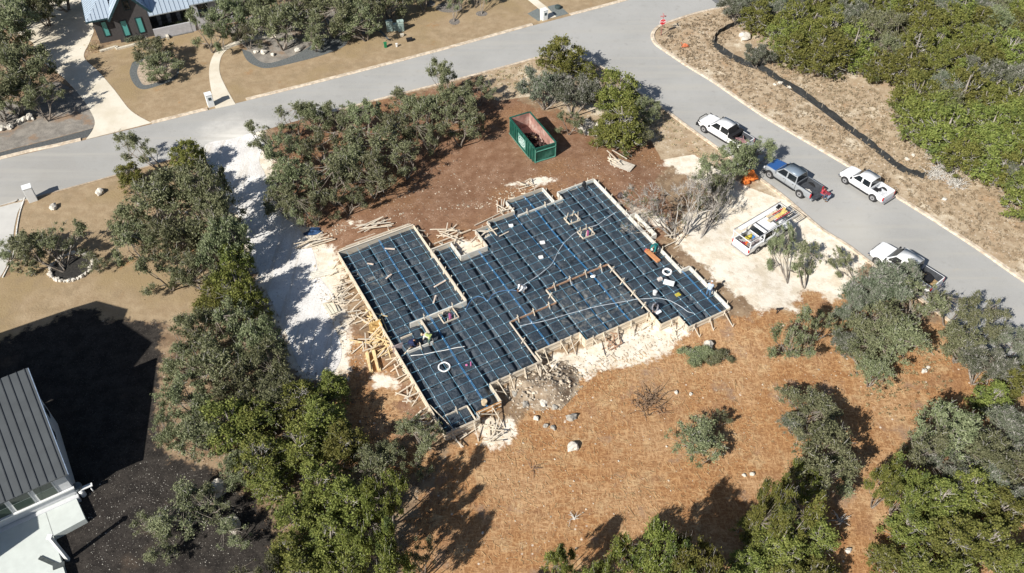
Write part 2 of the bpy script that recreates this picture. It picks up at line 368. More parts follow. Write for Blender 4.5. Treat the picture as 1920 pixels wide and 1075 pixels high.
def ribbon(name, pts, w, h, mat, off=0.0, z=0.0, world=False):
    """a raised strip along a line: a kerb or an edging"""
    p = [Vector((*(q if world else G0(*q)), 0)) for q in pts]; mb = MB(); rings = []
    for i, q in enumerate(p):
        t = (p[min(i+1, len(p)-1)]-p[max(i-1, 0)]).normalized(); nrm = Vector((-t.y, t.x, 0))
        a = q+nrm*off; b = q+nrm*(off+w)
        rings.append([(a.x, a.y, z-.1), (a.x, a.y, z+h*.35), (a.x+nrm.x*w*.3, a.y+nrm.y*w*.3, z+h), (b.x, b.y, z+h), (b.x, b.y, z-.1)])
    mb.loft(rings); o = mb.build(name, mat); bm = bmesh.new(); bm.from_mesh(o.data); bmesh.ops.recalc_face_normals(bm, faces=bm.faces[:]); bm.to_mesh(o.data); bm.free()
    return o
fe = smoothline(far_edge, 3)
def seg(line, x0, x1): return [q for q in line if x0 <= q[0] <= x1]
tag(ribbon('kerb', seg(fe, -420, 160), .45, .12, KERB), kind='structure')
tag(ribbon('kerb', seg(fe, 285, 403), .45, .12, KERB), kind='structure')
tag(ribbon('kerb', seg(fe, 437, 1010), .45, .12, KERB), kind='structure')
tag(ribbon('kerb', seg(fe, 1043, 1500), .45, .12, KERB), kind='structure')
tag(ribbon('kerb', corner_ne, .45, .12, KERB), kind='structure')
tag(ribbon('kerb', [q for q in near_r if q[0] > 560 or False][:200], .42, .12, KERB), kind='structure')
tag(ribbon('kerb', [q for q in near_r if q[0] < 330], .25, .08, simple('dusty_kerb', (.42,.34,.25), .9, var=.3)), kind='structure')
drive = smoothline([(161,262),(175,242),(176,221),(151,181),(113,141),(68,108)], 5)+[(62,80),(20,55),(-20,20),(0,-30),(160,-60),(172,30),(176,60)]+smoothline([(166,85),(158,100),(161,113),(186,136),(216,171),(246,208.5),(284,231)], 5)
sheet('driveway', drive, .03, CONC, thick=True)
walk = smoothline([(405,204),(402,196),(393,151),(394,120),(407,95),(437,80),(480,68),(520,62)], 5)+smoothline([(520,70),(480,76),(452,83),(427,93),(414,110),(412,136),(422,161),(437,188),(442,196)], 5)
sheet('front_walk', walk, .035, CONC, thick=True)
sheet('driveway', smoothline([(-120,420),(0,385),(43,374),(33,400),(26,433),(25,451),(17,486),(0,521),(-60,600)], 4)+[(-200,560)], .03, simple('grey_concrete', (.52,.51,.48), .9, var=.08, scale=.5), thick=True)
ribbon_o = ribbon('driveway_edge', smoothline([(45,372),(36,400),(30,433),(29,451),(21,486),(4,521)], 5), .12, .1, simple('white_edging', (.75,.73,.68)), 0); tag(ribbon_o, kind='structure')
# crushed limestone site entrance
m = NT('crushed_limestone'); n1 = m.noise(.35, 6, .65); n2 = m.noise(6, 5, .7)
c = m.mix(m.ss(n1, .35, .7), (.76,.75,.73), (.58,.56,.54)); c = m.mix(m.ss(n2, .5, .72), c, (.88,.87,.85)); c = m.mix(m.ss(m.vor(4), .22, .08), c, (.45,.42,.40)); c = m.mix(m.math('MULTIPLY', m.ss(m.noise(1.0, 5, .65, 0, m.mapp((1.6, .12, 1), (0, 0, R(-24)))), .5, .66), .55), c, (.50,.45,.38)); c = m.mix(m.ss(m.noise(.5, 6, .7, 0, m.mapp((1,1,1), loc=(9,3,0))), .60, .72), c, (.46,.39,.31))
m.bump(n2, .6, .08); LIME = m.done(c, .95, 0, .1)
ent = smoothline([(470,250),(430,262),(385,272),(392,312),(425,345),(445,400),(470,470),(500,545),(535,620),(562,690),(600,706),(632,690),(640,650),(618,590),(628,560),(600,520),(590,480),(575,448),(548,418),(510,395),(498,330),(486,300),(500,262)], 4)
sheet('site_entrance', ent, .016, LIME)
# ribbed joints on the formed approach strip beside the slab
BLUEG = simple('slate_gravel', (.10,.105,.105), .95, var=.4, scale=8, bump=.5)
sheet('gravel_strip', smoothline([(176,240),(130,253),(0,286),(-200,335)], 3)+[(-200,352),(0,298),(100,275),(165,257)], .014, BLUEG)
def bed(pts, mat, edge=True, z=.02, name='planting_bed'):
    s = smoothline(pts+[pts[0]], 5)[:-1]; sheet(name, s, z, mat)
MULCH = simple('grey_mulch', (.20,.18,.16), .95, var=.5, scale=6, bump=.5)
SLATE = simple('slate_edging', (.13,.14,.14), .95, var=.35, scale=7, bump=.4)
sheet('planting_bed', smoothline([(248,118),(243,138),(253,160),(270,168),(300,160),(330,148),(336,125),(325,112),(290,105),(262,108)], 4), .012, SLATE)
sheet('planting_bed', smoothline([(262,120),(257,135),(262,150),(272,160),(300,153),(328,143),(330,126),(318,116),(290,110),(270,112)], 4), .018, simple('bare_bed', (.42,.34,.26), .95, var=.35))
sheet('planting_bed', smoothline([(453,92),(462,112),(480,124),(505,128),(560,116),(610,102),(648,85),(646,68),(600,75),(560,100),(510,118),(485,114),(470,98)], 4), .014, SLATE)
sheet('planting_bed', smoothline([(690,50),(712,56),(722,66),(732,76),(726,74),(714,62),(700,56)], 4), .014, SLATE)
for (x, y, w, h) in ((852,41,10,6),(903,26,11,5),(842,15,25,9),(805,7,11,6)):
    sheet('tree_ring', [(x+w*math.cos(a), y+h*math.sin(a)) for a in np.linspace(0, 2*math.pi, 20)[:-1]], .014, MULCH)
sheet('planting_bed', [(989,26),(1008,16),(1020,22),(1028,12),(1046,8),(1066,26),(1040,33),(1009,40)], .016, simple('slate_bed', (.17,.19,.185), .95, var=.3, scale=7))
sheet('front_walk', [(985,-4),(1000,-6),(1026,14),(1043,32),(1013,39),(1012,18)], .03, CONC, thick=True)
# ---------------------------------------------------------------- the foundation: form boards, plastic sheet, cables
KS = 57/44*1.0; TH = R(29.0); TOP = 1.0
O3 = Vector((*G0(631, 470, TOP), 0))
def SL(a, b, z=0.0): return Vector((b*KS, -a*KS, z))         # slab frame (a, b) -> local coordinates
def SW(a, b, z=0.0): return O3+Matrix.Rotation(TH, 3, 'Z')@SL(a, b, z)
OUT = [(.2,.05),(.2,5.88),(3.18,5.88),(3.18,7.46),(4.8,7.46),(4.8,9.6),(2.9,9.6),(2.9,10.84),(2.5,10.84),(2.5,13.1),(1.2,13.1),(1.2,16.25),(3.03,16.25),(3.03,17.0),(2.2,17.0),(2.2,20.27),
       (13.45,20.27),(13.45,21.0),(17.85,21.0),(17.85,17.6),(16.78,17.6),(16.78,16.15),(15.55,16.15),(15.55,11.1),(14.78,11.1),(14.78,7.75),(15.6,7.75),(15.6,4.0),(17.1,4.0),(17.1,2.3),(17.55,2.3),(17.55,.05)]
def inside(a, b, poly=OUT):
    c = False; n = len(poly)
    for i in range(n):
        a1, b1 = poly[i]; a2, b2 = poly[(i+1) % n]
        if (b1 > b) != (b2 > b) and a < (a2-a1)*(b-b1)/(b2-b1)+a1: c = not c
    return c
WOODL = NT('form_lumber'); m = WOODL
ob = m.n('ShaderNodeObjectInfo'); isl = m.n('ShaderNodeNewGeometry')
g1 = m.noise(2.0, 4, .6, 0, m.mapp((1, 1, 9))); c = m.mix(m.ss(g1, .35, .65), (.62,.53,.41), (.74,.67,.55))
c = m.mix(m.ss(ob.outputs['Random'], .35, .75), c, (.56,.51,.43)); c = m.mix(m.ss(isl.outputs['Random Per Island'], .5, .9), c, (.50,.39,.26)); c = m.mix(m.ss(m.noise(3, 4), .62, .8), c, (.42,.34,.25)); WOODL = m.done(c, .8, 0, .2)
m = NT('grey_form_board'); c = m.mix(m.ss(m.noise(1.5, 5, .6), .35, .65), (.58,.56,.50), (.70,.68,.62)); c = m.mix(m.ss(m.noise(5, 4), .58, .72), c, (.42,.38,.32)); WOODG = m.done(c, .85, 0, .2)
OSB = simple('orange_plywood', (.52,.27,.10), .75, var=.25, scale=3)
# plastic sheet height field with beam trenches
TA = [1.9,3.6,5.35,7.1,8.9,10.6,12.35,14.1,15.9]                 # trenches running along b
TBg = [.45,1.75,3.05,4.5]; TB = [.45,2.3,4.2,6.2,7.9,9.6,11.3,13.1,14.8,16.2,17.9,19.3]
rng = np.random.default_rng(5)
def nz2(x, y, f, s):
    return (np.sin(x*f+s)*np.sin(y*f*1.13+s*2.1)+.6*np.sin(x*f*2.3+y*f*1.1+s*3)*np.sin(y*f*2.1-s))/1.6
st = .065
aa = np.arange(.05, 18.0, st); bb = np.arange(-.05, 21.2, st); AA, BB = np.meshgrid(aa, bb, indexing='ij')
def trench(d, w, e): return 1-sstep(w, w+e, np.abs(d))
hgt = np.zeros_like(AA)
wob = .07*nz2(AA, BB, 1.7, .3)
for t in TA: hgt = np.maximum(hgt, trench(AA-t-wob, .08, .11)*(.55+.45*sstep(-1, 1, nz2(AA, BB, .8, t))))
for t in TB:
    hgt = np.maximum(hgt, trench(BB-t-wob, .08, .12)*(.6+.4*sstep(-1, 1, nz2(AA, BB, .7, t+2))))
edge_d = np.full(AA.shape, 9.)
n = len(OUT)
for i in range(n):
    a1, b1 = OUT[i]; a2, b2 = OUT[(i+1) % n]; va, vb = a2-a1, b2-b1
    tt = np.clip(((AA-a1)*va+(BB-b1)*vb)/(va*va+vb*vb), 0, 1); edge_d = np.minimum(edge_d, np.hypot(AA-a1-tt*va, BB-b1-tt*vb))
south = (AA > 15.0)|(AA < 15.0)
deep = 1-sstep(.16, .40, edge_d+.05*nz2(AA, BB, 2.3, 1.))
hz = TOP-.20-.42*hgt-.06*nz2(AA, BB, 3.1, 2.)*.5-.012*nz2(AA, BB, 11, 1.)-.008*nz2(BB, AA, 19, 4.)
hz = np.minimum(hz, (TOP-.20)-.5*deep)
garage = (AA < 8.78)&(BB < 5.88); hz = np.where(garage, hz-.12, hz)
sunk = (AA > 11.8)&(BB > 7.55)&(BB < 16.15)|(AA > 10.45)&(BB > 11.12)&(BB < 16.15); hz = np.where(sunk, hz-.06, hz)
_c, _s = math.cos(TH), math.sin(TH); hz = np.maximum(hz, ter(O3.x+BB*KS*_c+AA*KS*_s, O3.y+BB*KS*_s-AA*KS*_c)+.03)
ins = np.vectorize(lambda a, b: inside(a, b))(AA+.0, BB+.0)
idx = -np.ones(AA.shape, int); keep = np.zeros(AA.shape, bool)
qi, qj = np.where(ins[:-1,:-1]|ins[1:,:-1]|ins[:-1,1:]|ins[1:,1:])
for di, dj in ((0,0),(1,0),(1,1),(0,1)): keep[qi+di, qj+dj] = True
idx[keep] = np.arange(keep.sum())
V = np.stack([BB[keep]*KS, -AA[keep]*KS, hz[keep]], 1)
Fq = np.stack([idx[qi, qj], idx[qi+1, qj], idx[qi+1, qj+1], idx[qi, qj+1]], 1)
foundation = empty('foundation_pad', O3, TH, 'house foundation pad under shiny black plastic with a net of blue cables', 'foundation')
me = bpy.data.meshes.new('plastic_sheet'); me.from_pydata(V.tolist(), [], Fq.tolist()); me.polygons.foreach_set('use_smooth', [True]*len(Fq)); me.update()
pls = bpy.data.objects.new('plastic_sheet', me); coll().objects.link(pls); pls.parent = foundation
m = NT('black_plastic'); n1 = m.noise(.8, 5, .65); n2 = m.noise(6, 5, .7, .6)
c = m.mix(m.ss(n1, .3, .7), (.025,.036,.050), (.055,.072,.092))
c = m.mix(m.math('MULTIPLY', m.ss(m.noise(1.6, 6, .75), .54, .70), .5), c, (.115,.115,.115))
cx, cy = SL(13.2, 12.6)[:2]
def spotxy(mm, x, y, r0, r1):
    v = mm.n('ShaderNodeVectorMath', operation='DISTANCE'); mm.L(mm.mapp((1, 1, 0)), v.inputs[0]); v.inputs[1].default_value = (x, y, 0)
    return mm.ss(v.outputs[1], r0, r1)
dust = m.math('MAXIMUM', spotxy(m, cx, cy, 4.2, 1), m.math('MAXIMUM', spotxy(m, *SL(3.6, 1.6)[:2], 1.6, .3), spotxy(m, *SL(13.5, 15)[:2], 3, .5)))
dust = m.math('MULTIPLY', dust, m.ss(m.noise(2.2, 7, .78), .46, .66)); c = m.mix(m.math('MULTIPLY', dust, .75), c, (.30,.29,.26))
m.bump(m.math('ADD', n2, m.math('MULTIPLY', m.noise(2.5, 4, .6, 1.2), 1.2)), .9, .09)
me.materials.append(m.done(c, m.math('ADD', m.math('MULTIPLY', n2, .25), .27), 0, .5))
def hz_at(a, b):
    i = int(round((a-aa[0])/st)); j = int(round((b-bb[0])/st)); i = min(max(i, 0), len(aa)-1); j = min(max(j, 0), len(bb)-1); return hz[i, j]
CABLE = simple('blue_cable', (.13,.30,.42), .5, var=.15, spec=.5); CABLE2 = simple('bright_blue_cable', (.05,.24,.50), .5, var=.1, spec=.5)
CHAIR = simple('white_plastic_chair', (.62,.74,.80), .6, var=.05)
rnd = random.Random(3)
def intervals(fixed, along):       # stretches inside the outline, fixed coordinate on the other axis
    t = 0.0; out = []; cur = None
    while t < 21.2:
        a, b = (fixed, t) if along == 'b' else (t, fixed)
        i = inside(a, b)
        if i and cur is None: cur = t
        if not i and cur is not None: out.append((cur, t)); cur = None
        t += .05
    if cur is not None: out.append((cur, t))
    return out
ncab = 0; nodes = set()
ca = [.75+.78*i for i in range(22)]; cb = [.62+.82*i for i in range(25)]
for kind_, arr in (('b', ca), ('a', cb)):
    for i, t in enumerate(arr):
        for (s0, s1) in intervals(t, kind_):
            if s1-s0 < .7: continue
            mb = MB(); pts = []; k = max(3, int((s1-s0)/.35)); ph = rnd.uniform(0, 6); am = rnd.uniform(.0, .10)
            for j in range(k+1):
                u = s0+.04+(s1-s0-.08)*j/k; w = t+am*math.sin(u*.55+ph)*min(1, 3*min(j, k-j)/k)
                a, b = (w, u) if kind_ == 'b' else (u, w)
                z = TOP-.15+.02*math.sin(u*2+ph)+(.018 if kind_ == 'a' else 0)-(.10 if a < 8.78 and b < 5.88 else 0)-(.05 if (a > 11.8 and 7.55 < b < 16.15) else 0)
                pts.append(SL(a, b, z))
            double = (i % 7 == 3) and kind_ == 'a'
            mb.tube(pts, .017, 4)
            if double: mb.tube([p+Vector((.09, 0, 0)) for p in pts], .017, 4)
            mb.build('tendon_cable', CABLE2 if (double or rnd.random() < .04) else CABLE, foundation); ncab += 1
mb = MB()
for a in ca:
    for b in cb:
        if inside(a, b) and rnd.random() < .93:
            p = SL(a+.04*math.sin(b), b, TOP-.17-(.10 if a < 8.78 and b < 5.88 else 0)); mb.box((p.x, p.y, p.z+.02), (.058, .058, .09), rnd.uniform(0, 1.5))
tag(mb.build('cable_chair', CHAIR, foundation), kind='stuff')
print('cables', ncab)
# formwork
form = empty('formwork', O3, TH, 'timber formwork of pale boards, stakes and braces fencing in the black foundation pad', 'formwork')
def tz(p):      # terrain height under a slab-local point
    w = O3+Matrix.Rotation(TH, 3, 'Z')@Vector((p[0], p[1], 0)); return float(ter(w.x, w.y))
def outward(i):
    (a1, b1), (a2, b2) = OUT[i], OUT[(i+1) % len(OUT)]; d = SL(a2, b2)-SL(a1, b1); L = d.length; d /= L
    nrm = Vector((-d.y, d.x, 0))
    mid = (SL(a1, b1)+SL(a2, b2))/2+nrm*.2; am, bm_ = -mid.y/KS, mid.x/KS
    if inside(am, bm_): nrm = -nrm
    return d, nrm, L
nst = nbr = 0
south_edges = {i for i in range(len(OUT)) if i >= 18}
gray_edges = {3,4,7,9,11,12,13,14,15,16,17}
for i in range(len(OUT)):
    d, nrm, L = outward(i); p0 = SL(*OUT[i]); p1 = SL(*OUT[(i+1) % len(OUT)])
    lowz = min(tz(p0), tz(p1)); 
    hb = TOP-lowz if i in south_edges else TOP-lowz-.05
    mat = WOODG if i in gray_edges else (OSB if i in (28,) else WOODL)
    q0 = p0+nrm*.03; q1 = p1+nrm*.03
    mb = MB(); zc = TOP-hb/2
    mb.bar((q0.x, q0.y, zc), (q1.x, q1.y, zc), .045 if i not in gray_edges else .09, hb); 
    if i in (0, 2, 5, 16): mb.bar((q0.x, q0.y, TOP+.012), (q1.x, q1.y, TOP+.012), .14, .02)
    mb.build('form_board', mat, form)
    if i in south_edges or i in (0,):
        mb = MB(); w0 = p0+nrm*.09; w1 = p1+nrm*.09; mb.bar((w0.x, w0.y, TOP-.1), (w1.x, w1.y, TOP-.1), .04, .09); mb.bar((w0.x, w0.y, TOP-hb*.6), (w1.x, w1.y, TOP-hb*.6), .04, .09)
        mb.build('waler', WOODL, form)
    ns = max(1, int(L/1.15))
    for k in range(ns):
        t = (k+.5+rnd.uniform(-.2, .2))/ns; p = p0.lerp(p1, t)+nrm*.14; g = tz(p)
        if nst < 98:
            mb = MB(); lean = nrm*rnd.uniform(-.03, .08)+d*rnd.uniform(-.06, .06)
            hh = TOP+rnd.uniform(.0, .32); mb.bar((p.x, p.y, g-.2), (p.x+lean.x, p.y+lean.y, hh), .06, .055); mb.build('stake', WOODL, form); nst += 1
        need = (i in south_edges) or (i == 31) or rnd.random() < .45
        if need and nbr < 98:
            out = rnd.uniform(.8, 1.7) if i in south_edges else rnd.uniform(.5, 1.0); q = p+nrm*out+d*rnd.uniform(-.3, .3)
            mb = MB(); mb.bar((p.x, p.y, TOP-rnd.uniform(.02, .15)), (q.x, q.y, tz(q)+.03), .05, .09); mb.build('brace', WOODL, form); nbr += 1
            if rnd.random() < .5 and nst < 98:
                mb = MB(); mb.bar((q.x, q.y, tz(q)-.2), (q.x+.03, q.y, tz(q)+.4), .05, .05); mb.build('stake', WOODL, form); nst += 1
print('stakes', nst, 'braces', nbr)
# set-out boards outside the long right edge, and a second row along the left top
def fboard(a1, b1, a2, b2, z0, z1, mat, name='form_board', w=.06):
    p, q = SL(a1, b1), SL(a2, b2); MB().bar((p.x, p.y, (z0+z1)/2), (q.x, q.y, (z0+z1)/2), w, z1-z0).build(name, mat, form)
fboard(7.05,20.82,9.7,20.82,.5,TOP+.1,WOODG, w=.1); fboard(9.7,20.85,9.7,20.35,.5,TOP+.1,WOODG); fboard(7.05,20.85,7.05,20.35,.5,TOP+.1,WOODG)
fboard(3.0,6.35,2.95,8.6,.65,.78,WOODL,'waler'); fboard(2.6,6.3,2.55,9.4,.75,.86,WOODL,'waler')
fboard(-.35,.8,-.35,5.7,.55,.68,WOODL,'waler'); fboard(-.75,1.6,-.72,4.2,.4,.48,WOODL,'waler'); fboard(-.1,.2,-.1,5.8,.78,.9,WOODL,'waler')
fboard(2.2,9.9,1.85,12.9,.62,.72,WOODL,'waler')
# steps in the slab: boards standing on the plastic with cross stakes
step = empty('step_form', SW(11.8, 9.3, .6), TH, 'zigzag of low step boards with crossed stakes in the middle of the black pad', 'step form')
org = SL(11.8, 9.3, .6)
def sboard(par, org, a1, b1, a2, b2, mat=WOODL, z0=TOP-.28, z1=TOP-.02, w=.07, stakes=0, cross=True):
    p, q = SL(a1, b1)-org, SL(a2, b2)-org; zz = (z0+z1)/2
    MB().bar((p.x, p.y, zz), (q.x, q.y, zz), w, z1-z0).build('step_board', mat, par)
    for k in range(stakes):
        t = (k+.5)/stakes; c = p.lerp(q, t); mb = MB(); d = (q-p).normalized(); nn = Vector((-d.y, d.x, 0))
        for sgn in (-1, 1):
            mb.bar((c.x+nn.x*.32*sgn, c.y+nn.y*.32*sgn, z0-.15), (c.x-nn.x*.1*sgn, c.y-nn.y*.1*sgn, z1+.38), .06, .05)
        mb.build('cross_stake', WOODL, par)
WOODR = simple('reddish_board', (.42,.26,.17), .8, var=.2)
o_ = Vector((org.x, org.y, .6))
sboard(step, o_, 10.45,16.15,10.45,11.12, WOODR, TOP-.8, TOP-.62, stakes=4); sboard(step, o_, 10.45,11.12,11.8,11.12, WOODL, TOP-.8, TOP-.62, stakes=1)
sboard(step, o_, 11.8,11.12,11.8,7.55, WOODR, TOP-.8, TOP-.62, stakes=3); sboard(step, o_, 11.8,7.55,15.55,7.55, WOODL, TOP-.8, TOP-.62, stakes=1)
sboard(step, o_, 10.45,16.15,15.55,16.15, WOODL, TOP-.8, TOP-.62, stakes=4)
def stepform(a1b1, segs, label):
    o0 = SL(*a1b1); t = empty('step_form', O3+Matrix.Rotation(TH, 3, 'Z')@Vector((o0.x, o0.y, .6)), TH, label, 'step form', 'step forms on the pad')
    for s in segs: sboard(t, Vector((o0.x, o0.y, .6)), *s[:4], **s[4])
    return t
tag(step, group='step forms on the pad')
tall = dict(mat=WOODL, z0=TOP-.75, z1=TOP-.52, w=.16)
stepform((6, 5.88), [(3.18,5.88,8.78,5.88,dict(mat=WOODL, z0=TOP-.62-.6, z1=TOP-.6+.05, w=.13, stakes=6)), (8.78,5.88,8.78,1.72,dict(mat=WOODG, z0=TOP-1.3, z1=TOP-.55, w=.1, stakes=2)), (8.8,2.5,10.5,2.5,dict(mat=WOODL, z0=TOP-1.2, z1=TOP-.55, w=.1))], 'tall pale boards closing off the garage bay at the left of the pad')
stepform((3.0, 14.6), [(3.0,13.1,3.0,16.2,dict(mat=WOODG, z0=TOP-.85, z1=TOP-.6, w=.08, stakes=2))], 'short board across the porch bay at the far edge of the pad')
stepform((16.4, 1.4), [(16.4,.6,16.4,2.05,dict(mat=WOODL, z0=TOP-.85, z1=TOP-.62, w=.07, stakes=1)), (16.4,2.05,17.55,2.05,dict(mat=WOODL, z0=TOP-.85, z1=TOP-.62, w=.07)), (15.2,.1,17.5,.6,dict(mat=WOODL, z0=TOP-.75, z1=TOP-.68, w=.05))], 'small board square at the nearest corner of the pad')
stepform((9.55, 1.1), [(9.6,.7,9.6,1.5,dict(mat=WOODL, z0=TOP-.8, z1=TOP-.6, w=.07)), (10.9,.6,10.9,2.4,dict(mat=WOODG, z0=TOP-.95, z1=TOP-.5, w=.08, stakes=1))], 'low boards beside the two workers at the left edge of the pad')
def blockout(px, label, sx=1.0, rot=0.0, hh=.5, tube=None):
    c = P(*px, TOP-.12); t = empty('blockout_box', (c.x, c.y, TOP-.2), TH+rot, label, 'blockout', 'open wooden blockout boxes on the pad')
    w, l = .62*sx, .5*sx
    for x0, y0, x1, y1 in ((-w,-l,w,-l),(w,-l,w,l),(w,l,-w,l),(-w,l,-w,-l)):
        MB().bar((x0, y0, .12), (x1, y1, .12), .05, .16).build('side_board', WOODL, t)
    for k in range(6):
        ang = k*1.05+rot; r = .55*sx; x, y = w*math.cos(ang)*1.05, l*math.sin(ang)*1.05
        MB().bar((x, y, -.1), (x*.9+rnd.uniform(-.1, .1), y*.9, hh+rnd.uniform(0, .35)), .06, .05).build('stake', WOODL, t)
    if tube: 
        MB().tube([(.0, -.2, -.1), (.0, -.2, .6)], .06, 8).tube([(.12, -.2, -.1), (.12, -.2, .5)], .05, 8).build('riser_pipe', tube, t)
    return t
PINK = simple('pink_primer_pipe', (.55,.16,.34), .5, var=.1); WHITEP = simple('white_pipe', (.8,.8,.78), .45, var=.05)
blockout((1073, 408), 'open box of stakes nearest the far porch bay of the pad', 1.0)
blockout((1099, 436), 'open box of stakes with pink pipes at its foot, right of the pad centre', 1.05, tube=PINK)
blockout((841, 593), 'thin railed box with two pink pipes beside the garage corner', 1.15, hh=.3, tube=PINK)
# ---------------------------------------------------------------- trees
LEAFM = {}
def leafmat(name, c1, c2, c3, trans=.25):
    m = NT(name); ob = m.n('ShaderNodeObjectInfo'); ge = m.n('ShaderNodeNewGeometry')
    c = m.mix(ge.outputs['Random Per Island'], c1, c2)
    c = m.mix(m.ss(m.noise(1.1, 3, .6), .50, .68), c, c3)
    hs = m.n('ShaderNodeHueSaturation'); m.setv(hs.inputs['Hue'], m.math('ADD', m.math('MULTIPLY', ob.outputs['Random'], .05), .475)); m.setv(hs.inputs['Value'], m.math('ADD', m.math('MULTIPLY', ob.outputs['Random'], .55), .72)); m.L(c, hs.inputs['Color'])
    m.done(hs.outputs[0], .65, 0, .25)
    tr = m.n('ShaderNodeBsdfTranslucent'); m.L(hs.outputs[0], tr.inputs[0]); mx = m.n('ShaderNodeMixShader'); mx.inputs[0].default_value = trans
    m.L(m.bsdf.outputs[0], mx.inputs[1]); m.L(tr.outputs[0], mx.inputs[2]); m.L(mx.outputs[0], m.out.inputs[0]); return m.mat
L_OAK = leafmat('oak_leaves', (.155,.175,.088), (.285,.295,.17), (.11,.125,.06))
L_JUN = leafmat('juniper_leaves', (.125,.15,.034), (.25,.255,.070), (.09,.115,.04))
L_GRY = leafmat('lichen_oak_leaves', (.13,.15,.10), (.22,.23,.17), (.08,.10,.05))
def barkmat(name, a, b):
    m = NT(name); c = m.mix(m.ss(m.noise(6, 4, .6), .35, .65), a, b); return m.done(c, .9, 0, .1)
B_OAK = barkmat('oak_bark', (.15,.12,.095), (.30,.27,.235)); B_JUN = barkmat('juniper_bark', (.20,.17,.145), (.33,.30,.27)); B_PALE = barkmat('lichen_bark', (.38,.36,.33), (.58,.56,.52)); B_BARE = barkmat('bare_bark', (.27,.24,.21), (.50,.47,.43))
def rv(r):
    while True:
        v = Vector((r.uniform(-1, 1), r.uniform(-1, 1), r.uniform(-1, 1)))
        if .05 < v.length < 1: return v.normalized()
def leaves_mesh(name, clumps, leaf, mat, seed):
    g = np.random.default_rng(seed); Cs = []
    for (c, r, n) in clumps:
        d = g.normal(size=(n, 3)); d /= np.linalg.norm(d, axis=1)[:, None]+1e-9; rad = np.abs(g.normal(0, .62, n))+.12; rad = np.minimum(rad, 1.7)
        Cs.append(np.array(c)+d*rad[:, None]*np.array(r))
    Cc = np.concatenate(Cs); n = len(Cc)
    u = g.normal(size=(n, 3)); u /= np.linalg.norm(u, axis=1)[:, None]; w = g.normal(size=(n, 3)); w -= (w*u).sum(1)[:, None]*u; w /= np.linalg.norm(w, axis=1)[:, None]
    s = leaf*g.uniform(.45, 1.6, n)[:, None]
    V = np.empty((n, 4, 3)); V[:, 0] = Cc-u*s; V[:, 1] = Cc-w*s*.55; V[:, 2] = Cc+u*s; V[:, 3] = Cc+w*s*.55
    me = bpy.data.meshes.new(name); me.vertices.add(n*4); me.vertices.foreach_set('co', V.ravel())
    me.loops.add(n*4); me.loops.foreach_set('vertex_index', np.arange(n*4)); me.polygons.add(n)
    me.polygons.foreach_set('loop_start', np.arange(n)*4); me.polygons.foreach_set('loop_total', np.full(n, 4)); me.update(calc_edges=True); me.materials.append(mat); return me
